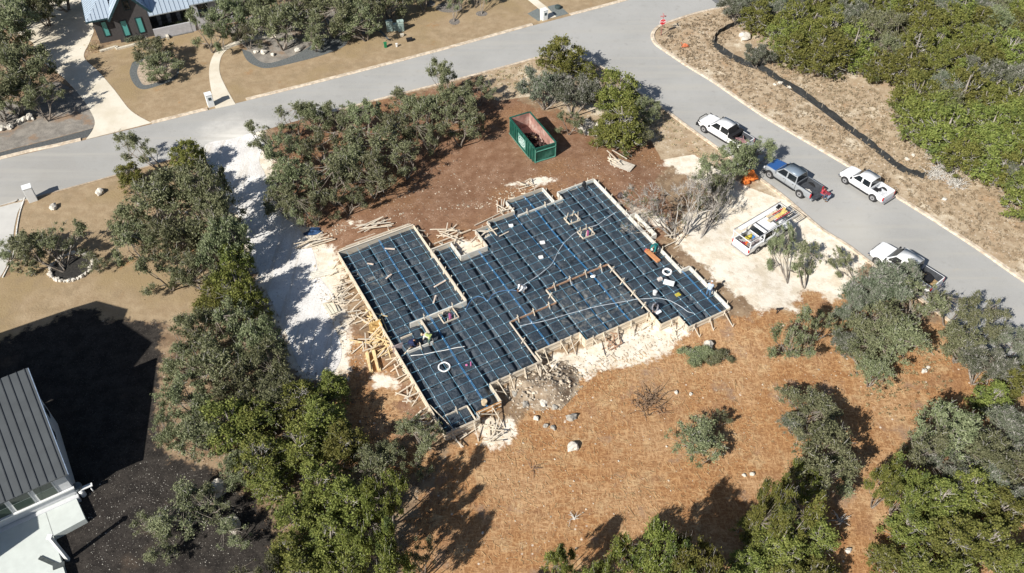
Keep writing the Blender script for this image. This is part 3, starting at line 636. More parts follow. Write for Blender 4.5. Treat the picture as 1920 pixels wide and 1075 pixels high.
def make_tree(kind, seed):
    """unit tree: crown radius about 1, returns (trunk mesh, crown mesh). z is up, base at 0"""
    r = random.Random(seed); mb = MB(); clumps = []; tw = MB()
    def limb(p, d, L, rad, depth, maxd, bend=.35, up=.12):
        n = 4; pts = [Vector(p)]; rr = [rad]; dd = Vector(d)
        for i in range(n):
            dd = (dd+rv(r)*bend*.5+Vector((0, 0, up))).normalized(); pts.append(pts[-1]+dd*L/n); rr.append(rad*(1-.45*(i+1)/n))
        mb.tube(pts, rr, 6 if depth < 2 else 4, cap=False)
        if depth >= maxd: return [(pts[-1], dd), (pts[-2], dd)]
        tips = []; k = r.choice((2, 3, 3))
        for j in range(k):
            nd = (dd+rv(r)*.85); nd.z = max(nd.z, -.12)*.7+.12; nd.normalize()
            tips += limb(pts[-1] if j < 2 else pts[2], nd, L*r.uniform(.6, .85), rr[-1]*.8, depth+1, maxd, bend, up)
        return tips
    if kind in ('oak', 'oak_open', 'grey', 'bare', 'low', 'cedar'):
        stems = {'oak': r.choice((3, 4, 4)), 'oak_open': 3, 'grey': 4, 'bare': 4, 'low': 3, 'cedar': 3}[kind]
        for s in range(stems):
            a = 6.283*s/stems+r.uniform(-.5, .5); lean = r.uniform(.35, .8); d = Vector((math.cos(a)*lean, math.sin(a)*lean, .8)).normalized()
            L = {'oak': .85, 'oak_open': .95, 'grey': .85, 'bare': .95, 'low': .45, 'cedar': .9}[kind]*r.uniform(.85, 1.15)
            tips = limb((math.cos(a)*.05, math.sin(a)*.05, -.05), d, L, .065*r.uniform(.8, 1.1), 0, 3 if kind in ('bare', 'grey') else 2, .5, .1)
            for (t, dd) in tips:
                if kind == 'bare' and r.random() < .86: pass
                else:
                    rr_ = r.uniform(.17, .30); nn = {'oak': 125, 'oak_open': 105, 'grey': 110, 'bare': 18, 'low': 200, 'cedar': 210}[kind]
                    off = dd*.08; clumps.append((t+off, (rr_*1.15, rr_*1.15, rr_*.62), int(nn*(rr_/.24)**2)))
                    for q in range(2):
                        o2 = rv(r)*rr_*.95; o2.z *= .5; r2 = rr_*r.uniform(.45, .7); clumps.append((t+off+o2, (r2, r2, r2*.6), int(nn*.35)))
                nt = {'bare': 4, 'grey': 8}.get(kind, 4)
                for q in range(nt):
                    e = (dd+rv(r)*1.1).normalized(); l = r.uniform(.14, .34); m1 = t+e*l*.5+rv(r)*.03; tw.tube([t, m1, t+e*l], [.010, .008, .004], 3, cap=False)
                    if kind in ('bare', 'grey'):
                        for q2 in range(2): tw.tube([m1, m1+(e+rv(r)*.9).normalized()*l*.5], [.006, .003], 3, cap=False)
        if kind in ('oak', 'grey', 'oak_open', 'cedar'):      # more sprays spread through the dome
            hh = max(c[0][2] for c in clumps)
            for q in range({'oak': 40, 'grey': 34, 'oak_open': 16, 'cedar': 40}[kind]):
                a = r.uniform(0, 6.28); rd = math.sqrt(r.random())*1.35; z_ = hh*(1.02-.42*(rd/1.35)**2)*r.uniform(.72, 1.0); rr_ = r.uniform(.10, .22)
                c = Vector((math.cos(a)*rd, math.sin(a)*rd, z_)); clumps.append((c, (rr_*1.2, rr_*1.2, rr_*.6), int({'oak': 115, 'grey': 80, 'oak_open': 90, 'cedar': 150}[kind]*(rr_/.17)**2)))
                near = min((t_[0] for t_ in clumps[:20]), key=lambda t_: (Vector(t_)-c).length); mb.tube([Vector(near)*.9, (Vector(near)*.9+c)/2-Vector((0,0,.05)), c], [.018, .012, .006], 4, cap=False)
                if r.random() < .6:
                    e = (c.normalized()+rv(r)).normalized(); tw.tube([c, c+e*.15+rv(r)*.03, c+e*.32], [.009, .007, .004], 3, cap=False)
        leaf, lm, bk, tm = .036, (L_GRY if kind == 'grey' else L_JUN if kind == 'cedar' else L_OAK), (B_BARE if kind == 'bare' else B_OAK), (B_BARE if kind == 'bare' else B_PALE)
    else:      # juniper: full dome of tufts down to the ground on a twisted stem
        hz_ = 1.9; top = Vector((r.uniform(-.1, .1), r.uniform(-.1, .1), hz_))
        mb.tube([(0, 0, -.05), (.05, .02, .5), (-.02, .03, 1.1), tuple(top*.93)], [.07, .055, .035, .01], 6)
        N = 150
        lob = [(0.0, 0.0, .62, 1.0)]+[(math.cos(q_*1.57+seed)*r.uniform(.3, .55), math.sin(q_*1.57+seed)*r.uniform(.3, .55), r.uniform(.34, .55), r.uniform(.5, .95)) for q_ in range(4)]
        for i in range(N):
            z = r.uniform(.16, 1)**.8; a = i*2.4+r.uniform(-.4, .4); lx, ly, lr, lh = lob[i % 5]
            prof = math.sqrt(max(.02, 1-((z-.38)/.66)**2))*(.98 if z < .45 else 1); rad = prof*r.uniform(.55, 1.02)*(1+.12*math.sin(a*3+seed))
            c = Vector((lx+math.cos(a)*rad*lr, ly+math.sin(a)*rad*lr, z*hz_*.98*lh)); rr_ = r.uniform(.085, .17)
            clumps.append((c, (rr_*1.05, rr_*1.05, rr_*.85), int(80*(rr_/.13)**2)))
            if i % 3 == 0: mb.tube([(0, 0, c.z*.55), (c.x*.5, c.y*.5, c.z*.7), tuple(c*.95)], [.022, .014, .006], 4, cap=False)
            if i % 2 == 0:
                e = c.normalized(); 
                for q in range(4): tw.tube([c*.75, c*.8+(e+rv(r)).normalized()*.28], [.009, .004], 3, cap=False)
        leaf, lm, bk, tm = .032, L_JUN, B_JUN, B_PALE
    if not clumps: clumps = [((0, 0, 1.2), (.1, .1, .1), 12)]
    nb = len(mb.f); mb.add(tw.v, tw.f, 1)
    tm_ = bpy.data.meshes.new('trunk'); tm_.from_pydata(mb.v, [], mb.f); tm_.materials.append(bk); tm_.materials.append(tm)
    tm_.polygons.foreach_set('material_index', mb.m); tm_.polygons.foreach_set('use_smooth', [True]*len(mb.f)); tm_.update()
    cm = leaves_mesh('crown', clumps, leaf, lm, seed)
    xy = np.array([c[0][:2] for c in clumps]); R0 = np.percentile(np.hypot(xy[:, 0], xy[:, 1]), 90)+.16; zt = max(c[0][2] for c in clumps)+.1
    return tm_, cm, R0, zt, float(xy[:, 0].mean()), float(xy[:, 1].mean())
VAR = {}
for kind, n in (('oak', 6), ('oak_open', 4), ('grey', 3), ('bare', 2), ('low', 3), ('juniper', 6), ('cedar', 4)):
    VAR[kind] = [make_tree(kind, 100+17*i+len(kind)*7) for i in range(n)]
NAMES = dict(oak='oak_tree', oak_open='oak_tree', grey='oak_tree', bare='bare_tree', low='shrub', juniper='juniper_tree', cedar='juniper_tree')
trnd = random.Random(11); ALLT = []
def tree(px, py, rpx, kind='oak', hr=1.0, base=None, var=None, lab=None, grp=None, cat=None):
    """a tree whose crown centre is seen at px,py with that radius in survey pixels"""
    hr *= {'low': .55}.get(kind, 1.0)
    x, y = G0(px, py, 2.5); dist = math.sqrt(x*x+y*y+(H-2.5)**2); depth = (y*cp+(H-2.5)*sp_)
    rad = rpx/FPX*depth*{'oak': 1.12, 'oak_open': 1.2, 'grey': 1.12}.get(kind, 1.04)
    i = var if var is not None else trnd.randrange(len(VAR[kind])); tm_, cm, R0, zt, ox, oy = VAR[kind][i % len(VAR[kind])]
    s = rad/R0; ht = {'oak': 1.9, 'oak_open': 2.1, 'grey': 1.9, 'bare': 1.9, 'low': .9, 'juniper': 2.0, 'cedar': 2.0}[kind]*rad*hr*.95
    ht = max(min(ht, 10.5), 1.0 if kind == 'low' else 1.6); sz = ht/zt
    rot = trnd.uniform(0, 6.28)
    c = P(px, py, ht*(.62 if kind != 'juniper' else .5))
    if base: b = PG(*base)
    else:
        dx = (ox*math.cos(rot)-oy*math.sin(rot))*s; dy = (ox*math.sin(rot)+oy*math.cos(rot))*s; b = Vector((c.x-dx, c.y-dy, 0))
    b.z = float(ter(b.x, b.y))
    o = empty(NAMES[kind], b, rot, lab, cat or ('shrub' if kind == 'low' else 'tree'), grp); o.scale = (s, s, sz)
    for nm, msh in (('trunk', tm_), ('crown', cm)):
        q = bpy.data.objects.new(nm, msh); coll().objects.link(q); q.parent = o
    if base:      # shear the tree towards its crown: tilt the whole thing
        v = Vector((c.x-b.x, c.y-b.y, ht*.62)); k_ = v.length/(ht*.62); o.scale = (s, s, sz*k_)
        o.rotation_mode = 'QUATERNION'; o.rotation_quaternion = Vector((0, 0, 1)).rotation_difference(v)@Matrix.Rotation(rot, 3, 'Z').to_quaternion()
    ALLT.append((o, px, py, rpx, kind)); return o
ORD = ['leftmost','second from left','third from left','fourth from left','fifth from left','sixth from left','seventh from left','eighth from left','ninth from left','tenth from left','eleventh from left','twelfth from left']
DESC = dict(oak='grey-green live oak', oak_open='open-branched live oak', grey='pale lichen-grey oak', bare='leafless grey tree', low='low green shrub', cedar='tall open juniper', juniper='yellow-green juniper')
def grove(where, grp, items, **kw):
    """items (x, y, r, kind): each gets a label by kind and by its place among its own kind there, in rows from far to near"""
    ts = [(tree(*it[:4], **(it[4] if len(it) > 4 else {})), it) for it in items]
    for k in set(it[3] for _, it in ts):
        sub = sorted([t for t in ts if t[1][3] == k], key=lambda t: t[1][1]); nrow = max(1, math.ceil(len(sub)/8)); per = math.ceil(len(sub)/nrow)
        rown = {1: [''], 2: ['far row, ', 'near row, '], 3: ['far row, ', 'middle row, ', 'near row, ']}.get(nrow, ['row %d from far side, ' % (q+1) for q in range(nrow)])
        for q in range(nrow):
            row = sorted(sub[q*per:(q+1)*per], key=lambda t: t[1][0])
            for j, (o, it) in enumerate(row):
                pos = ORD[j] if len(row) > 1 else ('' if nrow == 1 else 'only one')
                if j == len(row)-1 and len(row) > 1: pos = 'rightmost'
                tag(o, (DESC[k]+' '+where+((', '+rown[q]+pos) if (pos or rown[q]) else '')).strip(', '), group=grp)
grove('beyond the long driveway at top left', 'trees left of the long driveway', [(22,42,48,'oak'),(70,8,36,'oak'),(45,122,50,'oak'),(18,165,46,'oak'),(72,182,34,'oak_open'),(-5,95,45,'oak'),(0,8,45,'oak'),(-20,190,40,'oak'),(100,-30,45,'oak'),(150,-45,40,'oak')])
grove('in the bed of the top left front yard', 'trees in the front yard bed', [(283,90,34,'oak',dict(hr=.8)),(298,124,36,'oak',dict(hr=.65))])
grove('beside the curved front walk', 'trees beside the curved walk', [(385,48,30,'oak_open',dict(hr=1.3)),(412,58,20,'oak_open',dict(hr=1.2)),(360,20,18,'oak_open')])
grove('in the rocky bed across the street', 'trees in the rocky bed across the street', [(430,22,42,'oak'),(478,8,40,'oak'),(520,40,44,'oak'),(560,12,42,'oak'),(590,52,30,'oak_open'),(625,20,44,'oak'),(668,35,38,'oak'),(690,5,40,'oak'),(730,-5,36,'oak'),(460,60,24,'oak_open'),(640,-20,40,'oak'),(588,78,16,'oak_open'),(500,-20,40,'oak'),(400,-15,40,'oak'),(790,-25,34,'oak')])
grove('in a mulch ring on the lawn across the street', 'young trees on the lawn', [(853,-6,13,'oak_open',dict(base=(852,41), hr=1.7)),(905,-20,14,'oak_open',dict(base=(903,26), hr=1.8)),(838,-28,15,'oak_open',dict(base=(842,14), hr=1.8)),(868,-22,12,'oak_open',dict(base=(862,13), hr=1.8)),(803,-30,12,'oak_open',dict(base=(804,7), hr=1.7)),(890,-28,12,'oak_open',dict(base=(893,14), hr=1.8))])
grove('in the grove behind the pad', 'oaks between the street and the pad', [(490,255,32,'oak_open'),(655,305,42,'oak'),(742,248,40,'oak'),(582,388,34,'oak_open'),(610,268,42,'oak_open'),(802,252,34,'oak_open'),(560,395,26,'oak_open'),(552,215,32,'oak_open'),(532,280,42,'oak_open'),(592,215,32,'oak'),(556,325,46,'oak'),(620,330,46,'oak_open'),(528,372,36,'oak'),(638,215,30,'oak_open'),(682,215,38,'oak'),(692,270,44,'oak_open'),(700,325,38,'oak_open'),(757,295,34,'oak_open'),(650,368,32,'oak_open'),(790,205,36,'oak'),(828,140,22,'oak_open',dict(hr=2.0)),(852,188,38,'oak'),(862,232,34,'oak_open'),(902,165,26,'oak_open'),(888,225,26,'oak_open'),(758,190,28,'oak_open')])
grove('at the street corner behind the dumpster', 'trees behind the dumpster', [(1052,112,44,'juniper'),(1024,162,42,'grey'),(1082,172,42,'grey'),(1158,180,46,'juniper'),(1168,232,48,'juniper'),(1212,205,28,'oak'),(1070,225,24,'oak_open'),(1140,245,34,'juniper'),(1205,250,24,'oak'),(1100,135,24,'juniper')])
grove('left of the white site entrance', 'trees left of the white entrance', [(250,275,26,'oak_open',dict(base=(305,320), hr=1.3)),(356,295,36,'juniper'),(243,330,28,'juniper'),(300,372,56,'oak'),(378,350,48,'oak',dict(hr=1.4)),(335,335,36,'oak'),(400,400,46,'oak',dict(hr=1.5)),(238,412,40,'oak'),(255,455,46,'oak'),(328,440,54,'oak'),(418,452,44,'oak',dict(hr=1.5)),(308,500,44,'oak_open'),(370,500,48,'oak'),(440,492,32,'juniper',dict(hr=1.6)),(446,545,42,'juniper',dict(hr=1.5)),(400,560,40,'juniper')])
grove('in the thicket left of the pad', 'trees in the thicket left of the pad', [(470,565,34,'juniper',dict(hr=1.6)),(430,605,48,'oak'),(485,625,46,'oak',dict(hr=1.5)),(360,612,48,'oak'),(505,680,46,'oak',dict(hr=1.3)),(405,680,56,'oak'),(335,675,42,'oak'),(445,722,56,'oak'),(352,745,52,'oak'),(518,735,46,'oak'),(312,800,36,'oak'),(375,815,48,'oak'),(430,800,54,'juniper'),(482,780,46,'juniper'),(560,752,50,'juniper'),(605,790,54,'juniper'),(560,835,52,'juniper'),(622,725,36,'juniper'),(642,835,46,'juniper'),(485,855,56,'juniper'),(445,880,36,'oak'),(505,905,40,'juniper')])
grove('below the near corner of the pad', 'trees below the near corner of the pad', [(702,870,38,'oak'),(732,850,34,'oak'),(790,815,36,'oak_open'),(765,795,22,'oak_open'),(600,912,46,'juniper',dict(hr=1.3)),(655,950,50,'juniper',dict(hr=1.3)),(720,930,42,'cedar',dict(hr=2.2)),(560,965,44,'juniper'),(620,1012,56,'juniper'),(700,1000,48,'cedar',dict(hr=2.0)),(540,1035,46,'juniper'),(565,1090,50,'juniper'),(645,1080,50,'juniper'),(740,1065,42,'cedar',dict(hr=2.4)),(790,1040,26,'oak_open',dict(hr=2.2)),(790,880,22,'oak_open')])
grove('in the dark gravel yard at bottom left', 'trees in the dark yard', [(332,960,50,'oak_open',dict(hr=.7)),(285,985,32,'oak_open',dict(hr=.7)),(385,940,44,'oak_open',dict(hr=.7)),(435,1000,32,'oak_open'),(300,1030,30,'oak_open',dict(hr=.8)),(480,1080,40,'oak_open')])
grove('in the stone-ringed bed of the left lawn', 'trees in the stone ring', [(118,445,42,'oak_open',dict(base=(124,500), hr=.75)),(52,472,42,'oak_open',dict(base=(118,508), hr=.55)),(8,468,34,'oak_open',dict(hr=.6)),(178,490,24,'oak_open',dict(hr=.5))])
grove('between the pad and the parked trucks', 'trees between the pad and the trucks', [(1228,385,62,'bare',dict(base=(1262,445))),(1300,368,52,'bare',dict(base=(1285,440))),(1340,318,32,'oak_open',dict(hr=1.2)),(1388,292,40,'oak',dict(hr=1.25)),(1352,350,26,'oak_open',dict(base=(1322,436), hr=.7)),(1424,282,28,'oak_open'),(1345,380,26,'bare',dict(base=(1314,446)))])
grove('on the pale ground by the ladder rack truck', 'small trees by the ladder rack truck', [(1468,455,27,'oak_open',dict(base=(1476,530), hr=.7)),(1512,482,26,'oak_open',dict(base=(1508,540), hr=.7)),(1577,485,22,'oak_open',dict(base=(1600,525), hr=.7))])
grove('below the nearest white pickup', 'trees below the nearest pickup', [(1655,535,50,'grey'),(1605,565,40,'grey'),(1695,520,36,'grey'),(1640,605,52,'oak'),(1685,635,50,'oak'),(1625,655,42,'oak'),(1640,695,34,'oak'),(1722,560,42,'oak_open'),(1492,622,44,'oak_open',dict(hr=1.1)),(1545,608,32,'oak_open'),(1590,640,30,'grey')])
grove('near the right end of the side street', 'trees at the right end of the street', [(1790,575,40,'oak_open'),(1850,600,42,'oak_open'),(1892,640,38,'grey'),(1805,645,44,'oak'),(1852,682,46,'grey'),(1862,750,40,'juniper'),(1895,715,42,'juniper'),(1920,690,30,'juniper')])
grove('on the orange mulch right of the rubble', 'shrubs on the orange mulch', [(1300,668,30,'low'),(1350,668,28,'low'),(1322,662,22,'low')])
grove('standing on the orange mulch', 'small trees on the orange mulch', [(1312,825,48,'oak',dict(hr=.7)),(1352,785,20,'oak_open'),(1525,765,52,'oak',dict(hr=.7)),(1490,795,26,'grey',dict(hr=.7))])
grove('along the bottom edge of the orange lot', 'trees along the bottom edge', [(1240,1048,52,'cedar',dict(hr=2.3)),(1180,1055,46,'cedar',dict(hr=2.2)),(1300,1050,46,'cedar',dict(hr=2.5)),(1270,1075,50,'juniper',dict(hr=1.5)),(1050,1060,30,'cedar',dict(hr=2.8)),(1125,1080,28,'cedar',dict(hr=3.0)),(1100,1100,40,'juniper'),(1400,1060,40,'juniper'),(1345,1110,50,'juniper'),(1000,1110,30,'juniper')])
grove('in the bottom right thicket', 'trees in the bottom right thicket', [(1540,850,56,'oak',dict(hr=1.4)),(1552,890,44,'oak'),(1480,960,50,'cedar',dict(hr=2.0)),(1438,955,36,'cedar',dict(hr=2.6)),(1510,905,36,'cedar',dict(hr=1.6)),(1462,1020,56,'juniper'),(1528,1010,44,'juniper'),(1420,1000,40,'juniper'),(1780,800,56,'oak',dict(hr=1.3)),(1832,835,56,'oak'),(1762,870,46,'grey'),(1882,865,50,'oak'),(1700,915,44,'cedar',dict(hr=1.7)),(1735,840,34,'oak_open',dict(hr=1.8)),(1662,905,34,'cedar',dict(hr=2.2)),(1762,940,52,'juniper'),(1822,920,50,'juniper'),(1882,960,46,'juniper'),(1702,990,46,'juniper'),(1780,1010,54,'juniper'),(1852,1020,54,'juniper'),(1905,1060,46,'juniper'),(1660,1045,34,'juniper'),(1730,1065,46,'juniper'),(1800,1080,46,'juniper'),(1540,1080,46,'juniper'),(1895,800,44,'grey'),(1860,890,40,'grey'),(1480,1085,40,'juniper'),(1930,930,40,'grey')])
# the dense wood beyond the silt fence
wood = [(1380,12,24),(1420,30,30),(1425,100,24),(1400,-10,30)]
frontier = [(1450,35),(1465,75),(1478,100),(1560,112),(1620,118),(1672,140),(1715,205),(1740,245),(1790,290),(1850,330),(1900,360),(1950,400)]
def fr_y(x):
    for (x0, y0), (x1, y1) in zip(frontier[:-1], frontier[1:]):
        if x0 <= x <= x1: return y0+(y1-y0)*(x-x0)/(x1-x0)
    return -99 if x < 1450 else 420
wr = random.Random(8); tries = 0
while tries < 12000:
    tries += 1; x = wr.uniform(1440, 2010); y = wr.uniform(-70, 370)
    if y > fr_y(x)-8: continue
    r_ = 30+y*.05+wr.uniform(-5, 8)
    if all((x-a)**2+((y-b)*1.25)**2 > (.62*(r_+c)*.85)**2 for a, b, c in wood): wood.append((x, y, r_))
print('wood', len(wood))
items = []
for (x, y, r_) in wood:
    k = 'juniper' if wr.random() < .72 else ('grey' if wr.random() < .5 else 'oak')
    if (x, y) == (1425, 100): k = 'grey'
    items.append((x, y, r_*1.12, k))
grove('in the dense wood', 'trees of the dense wood', items)
# ---------------------------------------------------------------- vehicles
def paint(name, col, rough=.3, metal=0.0):
    m = NT(name); c = m.mix(m.ss(m.noise(1.2, 5, .65), .45, .75), col, tuple(x*.86+.02 for x in col)); m.bsdf.inputs['Coat Weight'].default_value = .5; m.bsdf.inputs['Coat Roughness'].default_value = .15
    return m.done(c, rough, metal, .5)
WHITE = paint('white_paint', (.80,.81,.82)); SILVER = paint('silver_paint', (.36,.39,.42), .35, .3); SKYHOOD = paint('sky_tinted_hood', (.03,.10,.30), .35)  # the blue is sky reflected in a shaded silver hood, painted in
SROOF = paint('sky_tinted_roof', (.20,.25,.31), .35, .2)  # silver pickup's roof, sky reflection put into its colour
GLASS = NT('dark_glass').done((.012,.016,.02), .08, 0, .6); RUB = simple('tyre_rubber', (.035,.035,.037), .85, var=.2); RIM = simple('wheel_rim', (.38,.38,.39), .4, .5, var=.1)
BLK = simple('black_trim', (.02,.02,.022), .6, var=.2); REDL = NT('red_lens').done((.45,.02,.025), .2, 0, .6); CLEARL = NT('clear_lens').done((.7,.72,.75), .15, 0, .6)
LINER = simple('bed_liner', (.055,.06,.07), .7, var=.3); CHROME = NT('chrome').done((.6,.6,.62), .2, .9, .5); STEELB = simple('dark_rack_steel', (.05,.05,.055), .5, .3)
def pickup(label, a, head, L=6.0, W=2.0, Hh=1.92, mat=WHITE, roof=None, hood=None, bumper_guard=False, group='pickup trucks', wheel_r=.41, liner=LINER, cabL=None, utility=False, extra=None):
    """x forward, origin on the ground under the middle"""
    t = empty('pickup_truck', (a.x, a.y, a.z+.012), head, label, 'pickup truck', group)
    h = W/2; xf = L/2; xr = -L/2; k = Hh/1.92
    zb = .45*k; belt = 1.15*k; hoodz = 1.10*k; bedz = 1.20*k
    xc1 = xr+L*.325                          # back of the cab
    xw = xf-L*.235                           # foot of the windscreen
    def ring(x, w, z0, z1, sh=.10):
        return [(x,-w*.93,z0),(x,-w,z0+.15),(x,-w,z1-.28),(x,-w*.975,z1-sh),(x,-w*.88,z1),(x,0,z1+.03),(x,w*.88,z1),(x,w*.975,z1-sh),(x,w,z1-.28),(x,w,z0+.15),(x,w*.93,z0)]
    b = MB(); b.loft([ring(xf-.02, h*.80, zb+.12, hoodz-.16), ring(xf-.10, h*.90, zb, hoodz-.07), ring(xf-.45, h*.985, zb, hoodz-.01), ring(xw-.05, h, zb, hoodz+.05), ring(xw-.3, h, zb, belt), ring(xc1+.02, h, zb, belt)])
    b.build('body', mat, t, smooth=False, bevel=.03)
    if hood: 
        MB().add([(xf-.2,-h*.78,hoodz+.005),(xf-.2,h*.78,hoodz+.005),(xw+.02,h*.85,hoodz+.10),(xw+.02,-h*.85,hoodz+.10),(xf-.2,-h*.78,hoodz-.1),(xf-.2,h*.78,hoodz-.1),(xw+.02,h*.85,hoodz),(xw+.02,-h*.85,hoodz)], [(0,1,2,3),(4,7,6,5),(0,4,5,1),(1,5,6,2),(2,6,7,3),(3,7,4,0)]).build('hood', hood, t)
    else:      # hood bulge
        MB().add([(xf-.35,-h*.5,hoodz+.02),(xf-.35,h*.5,hoodz+.02),(xw+.05,h*.6,hoodz+.09),(xw+.05,-h*.6,hoodz+.09),(xf-.25,-h*.6,hoodz-.06),(xf-.25,h*.6,hoodz-.06),(xw+.05,h*.72,hoodz),(xw+.05,-h*.72,hoodz)], [(0,1,2,3),(0,4,5,1),(1,5,6,2),(2,6,7,3),(3,7,4,0)]).build('hood', mat, t, bevel=.02)
    # cab
    wb, wt = h*.93, h*.76; x0, x1 = xw, xc1+.03; r0, r1 = xw-.78*k, xc1+.16
    zt = Hh-.03
    cab = MB().add([(x0,-wb,belt-.02),(x0,wb,belt-.02),(x1,wb,belt-.02),(x1,-wb,belt-.02),(r0,-wt,zt),(r0,wt,zt),(r1,wt,zt),(r1,-wt,zt)], [(0,1,2,3)[::-1],(4,5,6,7),(0,4,5,1)[::-1],(1,5,6,2)[::-1],(2,6,7,3)[::-1],(3,7,4,0)[::-1]][:6])
    co = cab.build('cab', mat, t, bevel=.05)
    rf = MB(); rf.loft([[(r0+.02,-wt*.86,zt+.012),(r0+.02,0,zt+.03),(r0+.02,wt*.86,zt+.012)],[((r0+r1)/2,-wt*.92,zt+.03),((r0+r1)/2,0,zt+.055),((r0+r1)/2,wt*.92,zt+.03)],[(r1,-wt*.86,zt+.008),(r1,0,zt+.02),(r1,wt*.86,zt+.008)]], closed=False, caps=False)
    ro = rf.build('roof', roof or mat, t, smooth=True); so = ro.modifiers.new('thick', 'SOLIDIFY'); so.thickness = .03
    def pane(name, q, inset=.04, mat_=GLASS):
        q = [Vector(p) for p in q]; c = sum(q, Vector())/4; nn = (q[1]-q[0]).cross(q[3]-q[0]).normalized()
        if nn.dot(c-Vector((0, 0, 1.4))) < 0: nn = -nn
        q = [p+(c-p).normalized()*inset+nn*.012 for p in q]; qb = [p-nn*.02 for p in q]
        return MB().add(q+qb, [(0,1,2,3),(7,6,5,4),(0,4,5,1),(1,5,6,2),(2,6,7,3),(3,7,4,0)]).build(name, mat_, t)
    pane('windshield', [(x0,-wb,belt),(x0,wb,belt),(r0,wt,zt),(r0,-wt,zt)], .14)
    pane('rear_window', [(x1,-wb,belt+.08),(x1,wb,belt+.08),(r1,wt,zt),(r1,-wt,zt)], .12)
    xm = (x0+x1)/2-.12
    def yz(s_, f): return (wb+(wt-wb)*f)*s_, belt+(zt-belt)*f
    for s_ in (-1, 1):
        ya, za = yz(s_, .08); yb, zb2 = yz(s_, .90)
        pane('side_window', [(x0-.22,ya,za),(xm+.06,ya,za),(xm+.06,yb,zb2),(r0+.02,yb,zb2)], .02)
        pane('side_window', [(xm-.06,ya,za),(x1+.10,ya,za),(r1+.02,yb,zb2),(xm-.06,yb,zb2)], .02)
        MB().box((x0-.15, s_*(h+.12), belt+.07), (.14,.22,.18)).build('mirror', BLK if mat is WHITE else mat, t, bevel=.02)
        for dx in (xm+.2, x1+.25): MB().box((dx, s_*(h+.005), belt-.16), (.16,.03,.035)).build('door_handle', BLK, t)
        MB().box((xm, s_*(h+.002), belt-.35), (.015,.012,.55)).build('door_seam', BLK, t)
        MB().box(((x0+x1)/2, s_*(h-.02), zb-.06), (x0-x1,.16,.06)).build('running_board', BLK, t)
    # bed
    bw = MB(); tl = .06
    for s_ in (-1, 1):
        bw.loft([[(x,s_*h*.93,zb),(x,s_*h,zb+.15),(x,s_*h,bedz-.15),(x,s_*h*.97,bedz),(x,s_*(h-.13),bedz),(x,s_*(h-.13),zb+.1)] for x in (xc1-.03, xr+.25, xr+.08)])
    bw.build('bed_side', mat, t, bevel=.02)
    MB().box(((xc1+xr)/2, 0, zb+.19), (xc1-xr-.16, W-.26, .10)).box((xc1-.05, 0, (bedz+zb)/2+.05), (.06, W-.26, bedz-zb-.1)).box(((xc1+xr)/2, h-.15, (bedz+zb)/2+.07), (xc1-xr-.16, .035, bedz-zb-.12)).box(((xc1+xr)/2, -h+.15, (bedz+zb)/2+.07), (xc1-xr-.16, .035, bedz-zb-.12)).build('bed_liner', liner, t)
    tg = MB()
    if extra == 'gate_down': tg.box((xr-.22, 0, zb+.27), (.52, W-.22, .07))
    else: tg.box((xr+.06, 0, (bedz+zb)/2+.04), (.09, W-.16, bedz-zb-.1))
    tg.build('tailgate', mat if extra != 'gate_down' else LINER, t, bevel=.015)
    MB().box((xr-.06, 0, zb+.02), (.22, W-.12, .18)).build('rear_bumper', CHROME if mat is not SILVER else SILVER, t, bevel=.03)
    MB().box((xf+.03, 0, zb+.02), (.22, W-.10, .24)).build('front_bumper', BLK if bumper_guard else CHROME, t, bevel=.04)
    MB().box((xf-.0, 0, hoodz-.32), (.10, W*.62, .30)).build('grille', BLK, t, bevel=.02)
    for s_ in (-1, 1):
        MB().box((xf-.09, s_*h*.80, hoodz-.30), (.16,.30,.24)).build('headlight', CLEARL, t, bevel=.03)
        MB().box((xr+.06, s_*(h-.06), bedz-.27), (.12,.14,.42)).build('tail_light', REDL, t, bevel=.015)
    if bumper_guard:
        g = MB(); g.tube([(xf+.10,-h*.98,zb+.1),(xf+.2,-h*.5,hoodz-.05),(xf+.2,h*.5,hoodz-.05),(xf+.10,h*.98,zb+.1)], .05, 6); g.box((xf+.12,0,zb+.08),(.14,W*1.02,.34)).tube([(xf-.35,-h*1.01,hoodz-.15),(xf+.05,-h*.99,hoodz-.1)], .05, 6).tube([(xf-.35,h*1.01,hoodz-.15),(xf+.05,h*.99,hoodz-.1)], .05, 6); g.build('bull_bar', BLK, t)
    for sx in (xf-L*.155, xr+L*.205):
        for s_ in (-1, 1):
            arch = MB(); arch.tube([(sx, s_*(h-.30), wheel_r), (sx, s_*(h+.006), wheel_r)], wheel_r+.07, 22); arch.build('wheel_arch', BLK, t)
            w = MB().tube([(sx, s_*(h-.22), wheel_r), (sx, s_*(h-.19), wheel_r), (sx, s_*(h+.02), wheel_r), (sx, s_*(h+.05), wheel_r)], [wheel_r*.93, wheel_r, wheel_r, wheel_r*.9], 24)
            wo = empty('wheel', (0, 0, 0)); wo.parent = t; w.build('tyre', RUB, wo)
            rm = MB().tube([(sx, s_*(h+.0), wheel_r), (sx, s_*(h+.058), wheel_r)], wheel_r*.60, 20); 
            rm.build('rim', RIM, wo); MB().tube([(sx, s_*(h+.05), wheel_r), (sx, s_*(h+.07), wheel_r)], wheel_r*.2, 10).build('hub', BLK, wo)
    return t, dict(h=h, xf=xf, xr=xr, xc1=xc1, zb=zb, bedz=bedz, W=W, L=L, Hh=Hh)
def wpt(t, x, y, z):
    return t.location+Matrix.Rotation(t.rotation_euler.z, 3, 'Z')@Vector((x, y, z))
HD = R(180-54)
t1, g1_ = pickup('nearest white crew cab pickup, brown mat and black reel in its bed', P(1699, 499, .9)*1, R(129.5), L=6.35, W=2.12, Hh=2.05)
t1.location.z = .018
